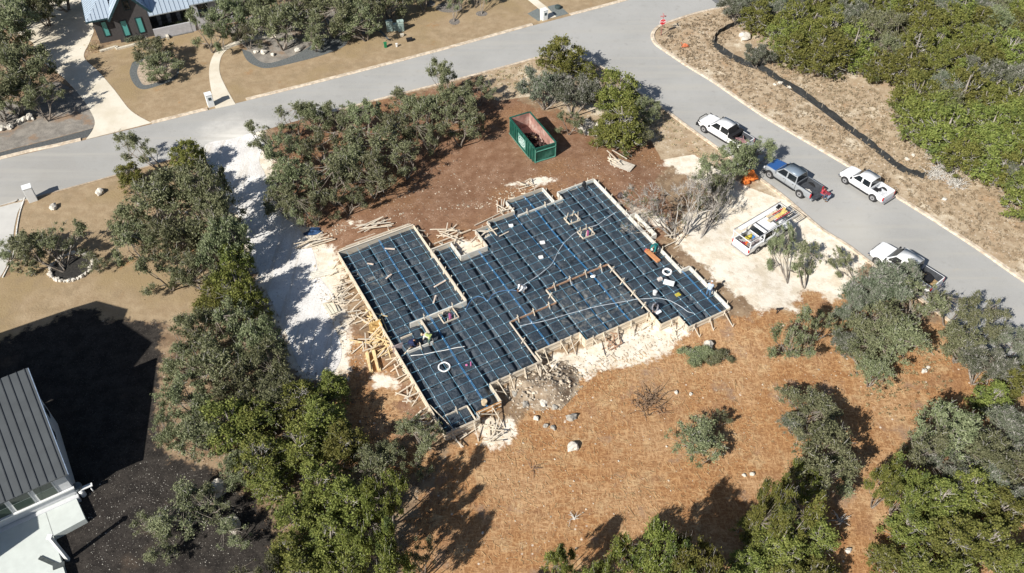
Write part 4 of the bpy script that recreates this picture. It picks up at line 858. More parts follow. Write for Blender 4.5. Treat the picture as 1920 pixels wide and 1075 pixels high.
t2, g2_ = pickup('white pickup with an empty white bed, parked against the far kerb', P(1626, 342, .9), R(127), L=5.25, W=1.92, Hh=1.82, liner=simple('white_bed_liner', (.62,.64,.66), .6), wheel_r=.39)
t2.location.z = .018
t3, g3_ = pickup('silver-grey pickup with its tailgate down, blue sky reflection painted on its hood', P(1487, 333, .9), R(128), L=6.0, W=2.02, Hh=1.95, mat=SILVER, roof=SROOF, hood=SKYHOOD, extra='gate_down', wheel_r=.43)
t3.location.z = .018
t4, g4_ = pickup('white pickup with a black bull bar and open tool boxes, half behind an oak', P(1361, 246, .9), R(130), L=6.1, W=2.05, Hh=1.98, bumper_guard=True)
t4.location.z = .018
a_, b_ = P(1384, 458, .8), P(1478, 404, .8); hd = math.atan2(b_.y-a_.y, b_.x-a_.x)
t5, g5_ = pickup('white work pickup carrying a long white ladder rack loaded with tools', P(1431, 436, .9), hd, L=6.2, W=2.05, Hh=1.95, liner=simple('pale_bed_liner', (.40,.40,.40), .6))
t5.location.z = float(ter(t5.location.x, t5.location.y))+.0
# ladder rack on the work truck (moves with it)
rk = MB(); zr = 2.22; xa, xb, wy = -3.25, 3.15, 1.03
for s_ in (-1, 1):
    rk.bar((xa, s_*wy, zr), (xb, s_*wy, zr), .07, .09)
    for x in (-3.1, -1.2, .3): rk.bar((x, s_*wy, 1.15), (x, s_*wy, zr), .06, .06)
for x in (-3.25, 3.15): rk.bar((x, -wy, zr), (x, wy, zr), .06)
rk.build('ladder_rack', paint('rack_white', (.75,.76,.77)), t5)
r2 = MB()
for x in (-.9, 1.55): r2.bar((x, -wy, zr+.05), (x, wy, zr+.05), .05)
for k in range(6): r2.bar((2.0+.22*k, -wy, zr+.04), (2.0+.22*k, wy, zr+.04), .035)
for s_ in (-1, 1): r2.bar((1.5, s_*wy, zr+.18), (xb, s_*wy, zr+.18), .035); r2.bar((xa, s_*wy, zr+.14), (1.5, s_*wy, zr+.14), .025)
r2.build('rack_bar', STEELB, t5)
MB().box((-.1, .0, 2.0), (1.7, 1.35, .04)).build('rack_tray', paint('tray_white', (.78,.79,.80)), t5)
MB().box((.1,.78,zr+.06),(5.6,.42,.05)).build('rack_tray', paint('tray_white', (.78,.79,.80)), t5)
MB().box((.9, -.1, 2.33), (1.6, .32, .06)).box((1.1, .35, 2.33), (1.3, .2, .08)).build('rack_plank', simple('pale_plank', (.62,.5,.33)), t5)
YEL = simple('yellow_bag', (.50,.42,.06), .8, var=.3); REDT = simple('red_tool', (.50,.05,.05), .5, var=.2); ORG = simple('orange_tool', (.75,.18,.04), .5, var=.2); BLUET = simple('blue_tub', (.05,.18,.45), .6, var=.2)
def onveh(t, name, mb, mat, label, cat, grp=None, **k):
    """a loose thing carried by a vehicle: its own object, set down in the vehicle's place"""
    o = mb.build(name, mat, **k); o.location = t.location; o.rotation_euler = (0, 0, t.rotation_euler.z)
    a = np.array(mb.v); c = Vector((*((a[:, :2].min(0)+a[:, :2].max(0))/2), a[:, 2].min()))
    for v in o.data.vertices: v.co -= c
    o.location = wpt(t, *c); return tag(o, label, cat, grp)
zf = g5_['zb']+.25
onveh(t5, 'storage_crate', MB().box((-1.7, -.35, zf+.28), (1.5, .5, .10)).box((-1.7,-.58,zf+.15),(1.5,.04,.3)).box((-1.7,-.12,zf+.15),(1.5,.04,.3)).box((-2.43,-.35,zf+.15),(.04,.5,.3)).box((-.97,-.35,zf+.15),(.04,.5,.3)), simple('ribbed_steel', (.38,.33,.32), .5, .3, scale=9), 'long ribbed grey box in the bed of the work truck', 'tool box')
onveh(t5, 'folded_bag', MB().blob((-1.55,.35,zf+.25),(.5,.22,.22),.3,3), YEL, 'yellow bags heaped in the bed of the work truck', 'bag')
onveh(t5, 'plastic_tub', MB().box((-1.2,.1,zf+.2),(.35,.3,.3)).box((-1.2,.1,zf+.36),(.39,.34,.03)), BLUET, 'blue tub in the bed of the work truck', 'tub', bevel=.02)
onveh(t5, 'tool_pile', MB().blob((-2.7,.1,zf+.14),(.4,.28,.14),.45,5).bar((-2.9,.3,zf+.3),(-2.4,-.2,zf+.25),.06).bar((-2.6,.45,zf+.25),(-2.9,-.3,zf+.22),.05), simple('magenta_tools', (.32,.05,.09), .5, var=.4), 'magenta and red tools on the open tailgate of the work truck', 'tools')
onveh(t5, 'fuel_can', MB().box((-2.35,-.1,zf+.2),(.3,.2,.34)).tube([(-2.35,-.1,zf+.36),(-2.3,-.1,zf+.5)],.03,6), ORG, 'orange-red fuel can near the tailgate of the work truck', 'can', bevel=.03)
onveh(t5, 'level_bar', MB().box((1.9,.25,2.34),(1.6,.10,.07)).box((1.75,-.45,2.34),(1.9,.08,.07)), REDT, 'red bars lying on the front of the ladder rack', 'bars')
onveh(t5, 'plank', MB().box((1.85,-.15,2.34),(1.5,.35,.05),rz=.05).box((2.4,.05,2.40),(.7,.25,.05),rz=.4), simple('yellow_board', (.72,.52,.18)), 'yellow-brown board on the front of the ladder rack', 'board')
onveh(t5, 'tool_bag', MB().blob((2.35,.62,2.42),(.32,.22,.14),.35,9), BLK, 'black bag on the far front corner of the ladder rack', 'bag')
zt1 = g1_['zb']+.245
onveh(t1, 'floor_mat', MB().box((-2.0,.05,zt1+.03),(2.0,1.3,.06)), simple('brown_mat', (.40,.27,.14), .9, var=.35, scale=3), 'brown sheet covering the bed floor of the nearest pickup', 'mat')
onveh(t1, 'cable_reel', MB().tube([(-2.2,-.1,zt1+.07),(-2.2,-.1,zt1+.13)],.42,20).tube([(-2.2,-.1,zt1+.13),(-2.2,-.1,zt1+.30)],.22,14).tube([(-2.2,-.1,zt1+.30),(-2.2,-.1,zt1+.36)],.40,20), BLK, 'round black reel lying in the bed of the nearest pickup', 'reel')
onveh(t1, 'toolbox', MB().box((-1.05,0,zt1+.32),(.45,1.7,.62)).box((-1.05,0,zt1+.65),(.49,1.76,.05)), simple('dark_toolbox', (.05,.06,.08), .5), 'dark chest across the bed behind the cab of the nearest pickup', 'tool box', bevel=.02)
onveh(t3, 'work_gloves', MB().blob((-2.2,.2,g3_['zb']+.30),(.3,.12,.07),.4,3).blob((-1.7,.5,g3_['zb']+.30),(.25,.2,.06),.3,4), simple('pale_cloth', (.5,.48,.44)), 'pale rags lying in the bed of the silver pickup', 'rags')
onveh(t2, 'spare_jack', MB().box((-1.2,.2,g2_['zb']+.36),(.5,.6,.24)).blob((-1.4,-.1,g2_['zb']+.4),(.2,.2,.15),.3,3), BLK, 'small black case behind the cab in the white empty bed', 'case', bevel=.02)
zb4 = g4_['bedz']
onveh(t4, 'toolbox', MB().box((-1.25,0,zb4+.05),(.55,1.95,.35)).box((-1.0,.3,zb4+.55),(.06,1.4,.75),M=Matrix.Rotation(.35,3,'Y')), BLK, 'black cross-bed tool box with its lid up on the bull bar pickup', 'tool box')
onveh(t4, 'tool_pile', MB().blob((-2.0,.2,g4_['zb']+.4),(.55,.5,.2),.5,8).bar((-1.7,.6,1.1),(-2.6,-.1,.95),.06).bar((-1.9,-.5,1.1),(-2.7,.4,.95),.06), simple('mixed_tools', (.35,.20,.20), .6, var=.6, scale=8), 'jumble of reddish tools in the bed of the bull bar pickup', 'tools')
onveh(t4, 'tool_tray', MB().box((-1.9,1.0,zb4+.08),(1.5,.35,.12)).box((-2.1,1.25,zb4+.25),(.9,.05,.3),M=Matrix.Rotation(-.4,3,'X')), BLK, 'black side tray with raised lid on the bull bar pickup', 'tray')
# ---------------------------------------------------------------- people
SKIN = simple('skin', (.36,.20,.13), .6, var=.1); HAIR = simple('dark_hair', (.02,.015,.012), .8); BOOT = simple('work_boots', (.10,.06,.035), .8)
def cloth(n, c): return simple(n, c, .85, var=.25, scale=6)
def person(label, loc, rz, pose, shirt, pants, hat=None, vest=None, sleeves=True):
    """pose: dict of joints in metres, x forward, y left; z up from the feet"""
    t = empty('person', loc, rz, label, 'person')
    J = pose; b = MB()
    pel, che, nek, hed = [Vector(J[k]) for k in ('pelvis', 'chest', 'neck', 'head')]
    me = bpy.data.meshes.new('body'); V = []; E = []; Rr = []
    def jv(p, r): V.append(tuple(p)); Rr.append(r); return len(V)-1
    ip = jv(pel, .12); ic = jv(che, .125); ins_ = jv(nek, .058); ih0 = jv(hed-(hed-nek)*.25, .075); ih = jv(hed+(hed-nek)*.12, .088); ih2 = jv(hed+(hed-nek)*.5, .06)
    im = jv((pel+che)/2, .11); E += [(ip, im), (im, ic), (ic, ins_), (ins_, ih0), (ih0, ih), (ih, ih2)]
    hands = []
    for s_ in ('l', 'r'):
        hp, kn, an = [Vector(J[k+s_]) for k in ('hip_', 'knee_', 'ankle_')]
        a = jv(hp, .095); k_ = jv(kn, .062); n_ = jv(an, .045); tt = jv(an+Vector(J.get('toe_'+s_, (.18, 0, -.05))), .04); E += [(ip, a), (a, k_), (k_, n_), (n_, tt)]
        sh, el, wr_ = [Vector(J[k+s_]) for k in ('sho_', 'elb_', 'wri_')]
        a = jv(sh, .062); e_ = jv(el, .043); w_ = jv(wr_, .03); hd_ = wr_+(wr_-el).normalized()*.08; h_ = jv(hd_, .034); E += [(ic, a), (a, e_), (e_, w_), (w_, h_)]
        hands.append((wr_, hd_, (wr_-el).normalized()))
    # fingers: five short unequal chains rooted in the palm
    bm_me = bpy.data.meshes.new('body'); bm_me.from_pydata(V, E, [])
    bo = bpy.data.objects.new('body', bm_me); coll().objects.link(bo); bo.parent = t; bm_me.materials.append(SKIN)
    bo.modifiers.new('skin', 'SKIN'); sv = bm_me.skin_vertices[0].data
    for i, r_ in enumerate(Rr): sv[i].radius = (r_, r_*(.72 if i in (ip, ic, im) else 1))
    sv[ip].use_root = True
    ss_ = bo.modifiers.new('sub', 'SUBSURF'); ss_.levels = ss_.render_levels = 2
    f = MB()
    for wr_, hd_, d in hands:
        side = d.cross(Vector((0, 0, 1))); side = side.normalized() if side.length > .1 else Vector((0, 1, 0)); dn = d.cross(side).normalized()
        for q, (off, l) in enumerate(((-.03,.055),(-.01,.065),(.01,.062),(.03,.05))):
            p0 = hd_+side*off+d*.02; p1 = p0+d*l*.6+dn*.008; p2 = p1+(d*.7+dn*.7)*l*.5; f.tube([p0, p1, p2], [.010, .009, .007], 5)
        p0 = hd_+side*.035-d*.03; f.tube([p0, p0+side*.03+d*.02, p0+side*.04+d*.05], [.012, .010, .008], 5)
    f.build('fingers', SKIN, bo)
    # garments: a second skinned surface a little outside the body
    def garment(name, pts, edges, rad, mat, root=0):
        m2 = bpy.data.meshes.new(name); m2.from_pydata([tuple(p) for p in pts], edges, []); o = bpy.data.objects.new(name, m2); coll().objects.link(o); o.parent = t; m2.materials.append(mat)
        o.modifiers.new('skin', 'SKIN'); d = m2.skin_vertices[0].data; rad = [q_*1.16 for q_ in rad]
        for i, r_ in enumerate(rad): d[i].radius = (r_, r_*(.88 if i < 3 else 1))
        d[root].use_root = True; s2 = o.modifiers.new('sub', 'SUBSURF'); s2.levels = s2.render_levels = 1; return o
    g = lambda k: Vector(J[k])
    garment('shirt', [pel+(che-pel)*.12, (pel+che)/2, che, che+(nek-che)*.75, g('sho_l'), g('elb_l'), g('elb_l').lerp(g('wri_l'), .85), g('sho_r'), g('elb_r'), g('elb_r').lerp(g('wri_r'), .85)],
            [(0,1),(1,2),(2,3),(2,4),(4,5),(5,6),(2,7),(7,8),(8,9)], [.165,.165,.185,.08,.088,.062,.05,.088,.062,.05], shirt, 1)
    garment('trousers', [pel+(che-pel)*.15, pel, g('hip_l'), g('knee_l'), g('ankle_l')+(g('knee_l')-g('ankle_l'))*.12, g('hip_r'), g('knee_r'), g('ankle_r')+(g('knee_r')-g('ankle_r'))*.12],
            [(0,1),(1,2),(2,3),(3,4),(1,5),(5,6),(6,7)], [.155,.16,.12,.082,.066,.12,.082,.066], pants, 1)
    for s_ in ('l', 'r'):
        a = g('ankle_'+s_); tv = Vector(J.get('toe_'+s_, (.18, 0, -.05))); MB().tube([a+Vector((0,0,.08)), a+Vector((0,0,-.02)), a+tv*.6, a+tv], [.06,.06,.05,.04], 8).build('boot', BOOT, t, smooth=True)
    up = (hed-nek).normalized(); 
    fw = Vector((1, 0, 0))-up*up.x; fw = fw.normalized() if fw.length > .2 else Vector((0, 0, -1)); sd_ = up.cross(fw)
    hc = hed+up*.03
    face = MB(); 
    face.tube([hc+fw*.085-up*.0, hc+fw*.115-up*.025], [.012, .014], 6)
    for s_ in (-1, 1): face.blob(tuple(hc+sd_*s_*.088), (.014,.02,.03), .05, 1, 1)
    face.build('face', SKIN, t, smooth=True)
    if hat is None: MB().blob(tuple(hc+up*.045-fw*.02), (.098,.092,.085), .06, 2).build('hair', HAIR, t, smooth=True)
    else:
        c = hc+up*.05; hm = MB(); hm.tube([c+up*-.02, c+up*.0, c+up*.05, c+up*.10, c+up*.125], [.125,.118,.11,.08,.02], 14); hm.tube([c+fw*.06-up*.01, c+fw*.17-up*.02], [.085,.06], 8)
        hm.build('hard_hat', hat, t, smooth=True)
    if vest:
        garment('vest', [pel+(che-pel)*.25, (pel+che)/2, che, che+(nek-che)*.5], [(0,1),(1,2),(2,3)], [.175,.178,.197,.13], vest, 1)
    return t
def stand(**k):
    p = dict(pelvis=(0,0,.92), chest=(.0,0,1.28), neck=(.01,0,1.50), head=(.03,0,1.62), hip_l=(0,.10,.88), hip_r=(0,-.10,.88), knee_l=(.03,.13,.48), knee_r=(.03,-.13,.48), ankle_l=(0,.15,.09), ankle_r=(0,-.15,.09),
             sho_l=(0,.20,1.40), sho_r=(0,-.20,1.40), elb_l=(.03,.27,1.12), elb_r=(.03,-.27,1.12), wri_l=(.16,.24,.92), wri_r=(.16,-.24,.92)); p.update(k); return p
def bend(**k):
    p = dict(pelvis=(-.12,0,.88), chest=(.25,0,1.02), neck=(.44,0,.98), head=(.56,0,.93), hip_l=(-.12,.10,.84), hip_r=(-.12,-.10,.84), knee_l=(.02,.15,.46), knee_r=(-.02,-.15,.46), ankle_l=(-.03,.17,.09), ankle_r=(-.12,-.17,.09),
             sho_l=(.34,.19,1.0), sho_r=(.34,-.19,1.0), elb_l=(.42,.22,.72), elb_r=(.42,-.22,.72), wri_l=(.50,.14,.48), wri_r=(.50,-.14,.48)); p.update(k); return p
def crouch(**k):
    p = dict(pelvis=(-.15,0,.38), chest=(.12,0,.66), neck=(.26,0,.82), head=(.36,0,.88), hip_l=(-.15,.11,.36), hip_r=(-.15,-.11,.36), knee_l=(.24,.18,.48), knee_r=(.24,-.18,.46), ankle_l=(.0,.18,.09), ankle_r=(.0,-.18,.09),
             sho_l=(.20,.19,.74), sho_r=(.20,-.19,.74), elb_l=(.36,.24,.50), elb_r=(.36,-.24,.50), wri_l=(.52,.12,.30), wri_r=(.52,-.12,.28)); p.update(k); return p
def sit(**k):
    p = dict(pelvis=(0,0,.02), chest=(.04,0,.36), neck=(.09,0,.58), head=(.13,0,.70), hip_l=(.0,.11,.0), hip_r=(.0,-.11,.0), knee_l=(.42,.15,.03), knee_r=(.42,-.15,.03), ankle_l=(.46,.15,-.38), ankle_r=(.40,-.15,-.38),
             sho_l=(.05,.2,.49), sho_r=(.05,-.2,.49), elb_l=(.12,.27,.24), elb_r=(.12,-.27,.24), wri_l=(.33,.18,.14), wri_r=(.33,-.18,.14)); p.update(k); return p
def onpad(px, dz=0.0):
    p = P(*px, TOP-.2); p.z = TOP-.22+dz; return p
person('worker in a white shirt and pale cap crouching in the middle of the black pad', onpad((982, 546)), R(200), crouch(), cloth('white_shirt', (.75,.76,.78)), cloth('grey_trousers', (.40,.42,.45)), hat=cloth('white_cap', (.8,.8,.8)))
person('worker in a teal shirt bending over an orange board on the pad', onpad((1228, 466)), R(235), bend(), cloth('teal_shirt', (.02,.20,.20)), cloth('dark_green_trousers', (.02,.06,.06)), hat=cloth('pale_cap', (.7,.68,.6)))
pw = onpad((1329, 548)); person('worker in light blue shirt and jeans leaning on the right edge of the pad', pw, R(60), stand(chest=(.12,0,1.24), neck=(.22,0,1.42), head=(.28,0,1.53), sho_l=(.17,.2,1.34), sho_r=(.17,-.2,1.34), elb_l=(.35,.25,1.10), elb_r=(.35,-.25,1.10), wri_l=(.52,.2,.98), wri_r=(.52,-.2,.98)), cloth('light_blue_shirt', (.42,.50,.62)), cloth('jeans', (.07,.15,.26)), hat=cloth('grey_cap', (.5,.52,.55)))
person('worker in grey clothes crouching at the step near the bottom edge of the pad', onpad((1229, 578)), R(250), crouch(), cloth('grey_shirt', (.22,.22,.25)), cloth('black_trousers', (.04,.04,.05)))
person('worker in a navy shirt kneeling at the left edge of the pad', onpad((772, 648)), R(-20), crouch(), cloth('navy_shirt', (.02,.03,.09)), cloth('navy_trousers', (.02,.025,.06)))
person('worker in a pale shirt and yellow-green vest bending beside the navy one', onpad((806, 644)), R(160), bend(), cloth('pale_shirt', (.62,.62,.55)), cloth('green_grey_trousers', (.10,.14,.12)), hat=cloth('tan_hat', (.55,.48,.32)), vest=cloth('yellow_green_vest', (.42,.50,.18)))
ps = wpt(t3, g3_['xr']-.36, -.35, g3_['zb']+.44); person('person in a red plaid shirt sitting on the lowered tailgate of the silver pickup', ps, t3.rotation_euler.z+math.pi, sit(), cloth('red_plaid', (.42,.05,.07)), cloth('dark_jeans', (.05,.08,.13)))
pq = wpt(t3, g3_['xr']-.85, -.75, 0); pq.z = .02; person('person in dark clothes with a red scarf standing at the tail of the silver pickup', pq, t3.rotation_euler.z+R(30), bend(), cloth('dark_red_shirt', (.22,.04,.06)), cloth('grey_jeans', (.20,.24,.30)))
# ---------------------------------------------------------------- houses
def child(mb, name, mat, par, **k): return mb.build(name, mat, par, **k)
def seam_metal(name, col, rot=0.0, rough=.35, metal=.6, sc=2.2, line=None):
    m = NT(name); w = m.n('ShaderNodeTexWave', wave_type='BANDS', bands_direction='X'); m.L(m.mapp((1, 1, 1), (0, 0, rot)), w.inputs[0]); w.inputs['Scale'].default_value = sc; w.inputs['Distortion'].default_value = 0
    c = m.mix(m.ss(w.outputs[0], .93, .99), col, line or tuple(x*.35 for x in col)); return m.done(c, rough, metal, .4)
# house A: top left, dark grey walls under a pale metal roof
Lc = Vector((*G0(188.6, 83), 0)); Rc = Vector((*G0(289, 62), 0)); ang = math.atan2(Rc.y-Lc.y, Rc.x-Lc.x)
ha = empty('house', Lc, ang, 'dark grey stucco house with pale blue metal roof and teal windows at top left', 'house')
WALL = simple('dark_grey_stucco', (.075,.070,.070), .9, var=.1); WALLW = simple('pale_stucco', (.42,.42,.44), .9, var=.1)
ROOFP = NT('pale_metal_roof').done((.50,.58,.66), .38, .35, .5); ROOFP_SHADE = NT('pale_metal_roof').done((.30,.38,.50), .4, .5, .5); FASC = simple('dark_fascia', (.02,.05,.06), .5)  # second copy darker and bluer: shade on the right gable slope painted in
TEAL = NT('teal_glass').done((.08,.33,.31), .2, 0, .6); FRM = simple('dark_window_frame', (.02,.04,.045), .5); STONE = simple('cream_stone', (.62,.57,.47), .9, var=.25, scale=5)
child(MB().box((1.3, 4.1, 1.75), (2.6, 8, 3.5)).box((4.35, 3.6, 1.9), (3.95+.01, 8.6-.02, 3.8)), 'wall', WALL, ha)
gm = MB(); y0 = -.7; xa, xb, xm, ze, zr_ = 2.35, 6.35, 4.35, 3.8, 6.6
gm.add([(xa,y0,3.7),(xb,y0,3.7),(xb,y0,ze),(xm,y0,zr_-.25),(xa,y0,ze),(xa,y0+.3,3.7),(xb,y0+.3,3.7),(xb,y0+.3,ze),(xm,y0+.3,zr_-.25),(xa,y0+.3,ze)], [(0,1,2,3,4),(9,8,7,6,5),(0,5,6,1),(1,6,7,2),(2,7,8,3),(3,8,9,4),(4,9,5,0)]); child(gm, 'gable_wall', WALL, ha)
def slab_quad(q, th=.12):
    q = [Vector(p) for p in q]; nn = (q[1]-q[0]).cross(q[2]-q[0]).normalized()
    if nn.z < 0: q = q[::-1]; nn = -nn
    k = len(q); qb = [p-nn*th for p in q]; fs = [tuple(range(k)), tuple(range(k, 2*k))[::-1]]+[(i, i+k, (i+1) % k+k, (i+1) % k) for i in range(k)]
    return MB().add(q+qb, fs)
def roof(par, q, mat=ROOFP, th=.14, seams=None, n=10, rise=.05):
    o = child(slab_quad(q, th), 'roof', mat, par)
    if seams:
        (a0, a1), (b0, b1) = seams; mb = MB()
        for i in range(n+1):
            t = i/n; mb.bar(Vector(a0).lerp(Vector(a1), t)+Vector((0,0,.03)), Vector(b0).lerp(Vector(b1), t)+Vector((0,0,.03)), .03, rise)
        sm_ = mb.build('roof_seam', simple('seam_shadow', (.33,.40,.47), .4, .4) if mat is ROOFP else mat, o); return o
    return o
ov = .5
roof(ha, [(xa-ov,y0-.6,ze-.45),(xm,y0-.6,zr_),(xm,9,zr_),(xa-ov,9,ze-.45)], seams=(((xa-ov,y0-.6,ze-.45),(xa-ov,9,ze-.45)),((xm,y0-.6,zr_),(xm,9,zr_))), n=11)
roof(ha, [(xb+ov,y0-.6,ze-.45),(xb+ov,9,ze-.45),(xm,9,zr_),(xm,y0-.6,zr_)], ROOFP_SHADE, seams=(((xb+ov,y0-.6,ze-.45),(xb+ov,9,ze-.45)),((xm,y0-.6,zr_),(xm,9,zr_))), n=11)
for s_, xx in ((-1, xa-ov), (1, xb+ov)): child(MB().bar((xx,y0-.63,ze-.52),(xm,y0-.63,zr_-.07),.06,.26), 'fascia', FASC, ha)
roof(ha, [(-.6,-.7,3.45),(2.4,-.7,3.45),(2.4,3.2,5.2),(2.2,3.2,5.2)])
roof(ha, [(-.6,-.7,3.45),(2.2,3.2,5.2),(2.2,9,5.2),(-.6,9,3.45)])
mb = MB()
for i in range(6):
    x = -.35+i*.45; f_ = (x+.6)/2.8; mb.bar((x,-.7,3.48),(x,-.7+3.9*f_,3.48+1.75*f_),.03,.05)
for i in range(18):
    y = -.3+i*.5; f_ = min((y+.7)/3.9, 1); mb.bar((-.6,y,3.48),(-.6+2.8*f_,y,3.48+1.75*f_),.03,.05)
mb.build('roof_seam', simple('hip_seam', (.33,.40,.47), .4, .4), ha)
child(MB().bar((-.6,-.72,3.36),(1.9,-.72,3.36),.05,.2).bar((-.62,-.7,3.36),(-.62,8,3.36),.05,.2), 'fascia', FASC, ha)
def win(par, x, y, z, w, h, glass, fr=.09, ny=1, nx=1, depth=.06):
    f = MB(); f.box((x-w/2, y, z), (fr, depth, h+fr)).box((x+w/2, y, z), (fr, depth, h+fr)).box((x, y, z+h/2), (w-fr, depth, fr)).box((x, y, z-h/2), (w-fr, depth, fr))
    for i in range(1, nx): f.box((x-w/2+w*i/nx, y, z), (.04, depth, h-fr))
    for i in range(1, ny): f.box((x, y+.004, z-h/2+h*i/ny), (w-fr, depth, .04))
    o = f.build('window', FRM, par); MB().box((x, y+.02, z), (w-fr, .02, h-fr)).build('pane', glass, o); return o
win(ha, 1.15, .07, 1.75, .62, 1.9, TEAL); win(ha, 3.35, -.73, 1.75, .7, 2.0, TEAL); win(ha, 5.1, -.73, 1.75, .7, 2.0, TEAL); win(ha, 4.35, -.73, 4.55, .7, 1.2, GLASS)
# porch and right wing
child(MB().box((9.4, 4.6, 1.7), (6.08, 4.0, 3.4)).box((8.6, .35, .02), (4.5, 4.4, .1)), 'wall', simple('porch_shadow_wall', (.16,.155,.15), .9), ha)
child(MB().box((8.6, -1.55, .65), (4.5, .2, 1.3)).box((11.0, -1.2, .9), (.5, .9, 1.8)), 'porch_wall', WALLW, ha)
for x in (7.4, 8.6, 9.8): MB().box((x, 1.6, .55), (.5, .5, .1)).box((x, 1.85, .9), (.5, .08, .7)).box((x, 1.6, .25), (.4, .4, .5)).build('porch_chair', simple('pale_cushion', (.35,.35,.36)), ha)
roof(ha, [(6.4,-1.8,3.2),(11.2,-1.8,3.2),(11.2,5,5.4),(6.4,5,5.4)], seams=(((6.4,-1.8,3.2),(11.2,-1.8,3.2)),((6.4,5,5.4),(11.2,5,5.4))), n=9)
child(MB().box((13.7, 1.8, 1.8), (4.6, 6.6, 3.6)), 'wall', WALLW, ha); win(ha, 12.7, -1.53, 2.5, 1.2, 1.8, GLASS, nx=3, ny=2)
roof(ha, [(11.2,-2.1,3.7),(16.4,-2.1,3.7),(16.4,6,5.2),(11.2,6,5.2)], seams=(((11.2,-2.1,3.7),(16.4,-2.1,3.7)),((11.2,6,5.2),(16.4,6,5.2))), n=9)
# low stone borders and small shrubs by the house
def seglist(pts, name, w, h, mat, label, cat):
    mb = MB()
    for a, b in zip(pts[:-1], pts[1:]): p, q = PG(*a), PG(*b); mb.bar((p.x, p.y, h/2), (q.x, q.y, h/2), w, h)
    return centered(mb, name, mat, label, cat)
seglist([(188,98),(219,89),(219.5,93.5),(262,83)], 'stone_border', .3, .22, STONE, 'cream stone border below the dark grey house', 'edging')
seglist([(330,56),(362,50),(404,36),(428,27),(437,39),(452,40)], 'stone_border', .3, .25, STONE, 'cream stone border by the lawn right of the dark grey house', 'edging')
seglist([(311,63),(316,74)], 'stone_border', .3, .35, STONE, 'short cream stone kerb beside the front yard oak', 'edging')
def tuft(px, r, h, label, c, cat='plant', name='shrub', grp=None):
    p = PG(*px); g = np.random.default_rng(int(px[0])); cl = [((0, 0, h*.45), (r, r, h*.55), 420)]
    me = leaves_mesh('leaves', cl, .06, c, int(px[1]+px[0])); o = bpy.data.objects.new(name, me); coll().objects.link(o); o.location = p; return tag(o, label, cat, grp)
L_DRY = leafmat('dry_grass_blades', (.30,.24,.12), (.42,.35,.2), (.2,.15,.08)); L_DKS = leafmat('dark_shrub_leaves', (.03,.045,.025), (.06,.08,.04), (.03,.04,.02)); L_SAGE = leafmat('sage_leaves', (.16,.19,.13), (.24,.27,.19), (.1,.12,.08))
tuft((176, 94), .85, 1.0, 'round tan grass clump beside the long driveway', L_DRY, name='grass_clump')
for i, x in enumerate((240, 248, 256, 264)): tuft((x, 79-i*1.5), .38, .7, 'small rounded shrub in the row under the teal windows', L_SAGE, grp='row of small shrubs under the teal windows')
for i, (x, y) in enumerate(((312,52),(324,50),(336,48))): tuft((x, y), .5, .6, 'dark plant in the shade of the pale porch wall', L_DKS, grp='dark plants along the porch wall')
# house B: bottom left, seamed metal shed roof over white walls, two storey wing behind it
SE = Vector((*G0(127, 889, 3.6), 0)); SWc = Vector((*G0(0, 945, 3.6), 0)); angB = math.atan2(SE.y-SWc.y, SE.x-SWc.x)
hb = empty('house', SE, angB, 'white house with dark grey seamed metal roof and concrete terrace at bottom left', 'house')
GREYR = simple('grey_metal_roof', (.085,.094,.10), .5, .2, var=.12, scale=.6); WHITEW = simple('white_stucco', (.60,.61,.62), .9, var=.06); WHITET = simple('white_trim', (.74,.75,.74), .7, var=.04)
NEp = Vector((*G0(46, 692, 6.6), 0)); Rm = Matrix.Rotation(-angB, 3, 'Z'); ne = Rm@(NEp-SE); print('NE local', ne)
dN = ne.y; zN = 6.6
Wd = 13.0
rf = roof(hb, [(0,0,3.6),(-Wd,0,3.6),(-Wd,dN,zN),(0+ne.x*0,dN,zN)], GREYR, .16)
mb = MB()
for i in range(24):
    x = -.25-i*.56
    if x < -Wd: break
    mb.bar((x,.0,3.66),(x,dN,zN+.06),.022,.05)
mb.build('roof_seam', simple('roof_seam_dark', (.05,.055,.065), .5), rf)
child(MB().add([(-.35,.45,0),(-Wd,.45,0),(-Wd,dN-.3,0),(-.35,dN-.3,0),(-.35,.45,3.52),(-Wd,.45,3.52),(-Wd,dN-.3,zN-.2),(-.35,dN-.3,zN-.2)], [(0,1,2,3),(7,6,5,4),(4,5,1,0),(5,6,2,1),(6,7,3,2),(7,4,0,3)]), 'wall', WHITEW, hb)
child(MB().bar((.03,-.02,3.5),(.03,dN,zN-.1),.05,.22), 'fascia', simple('blue_grey_fascia', (.20,.26,.36)), hb)
for i in range(6):
    x = -1.9-i*1.55; o = MB().box((x,.42,2.45),(1.36,.05,1.7)).build('window', WHITET, hb); MB().box((x,.39,2.85),(1.2,.03,.78)).box((x,.39,2.02),(1.2,.03,.78)).build('pane', NT('green_glass').done((.05,.07,.055), .1, 0, .6), o)
child(MB().box((-Wd/2,.33,1.5),(Wd-.5,.16,.12)), 'sill', WHITET, hb)
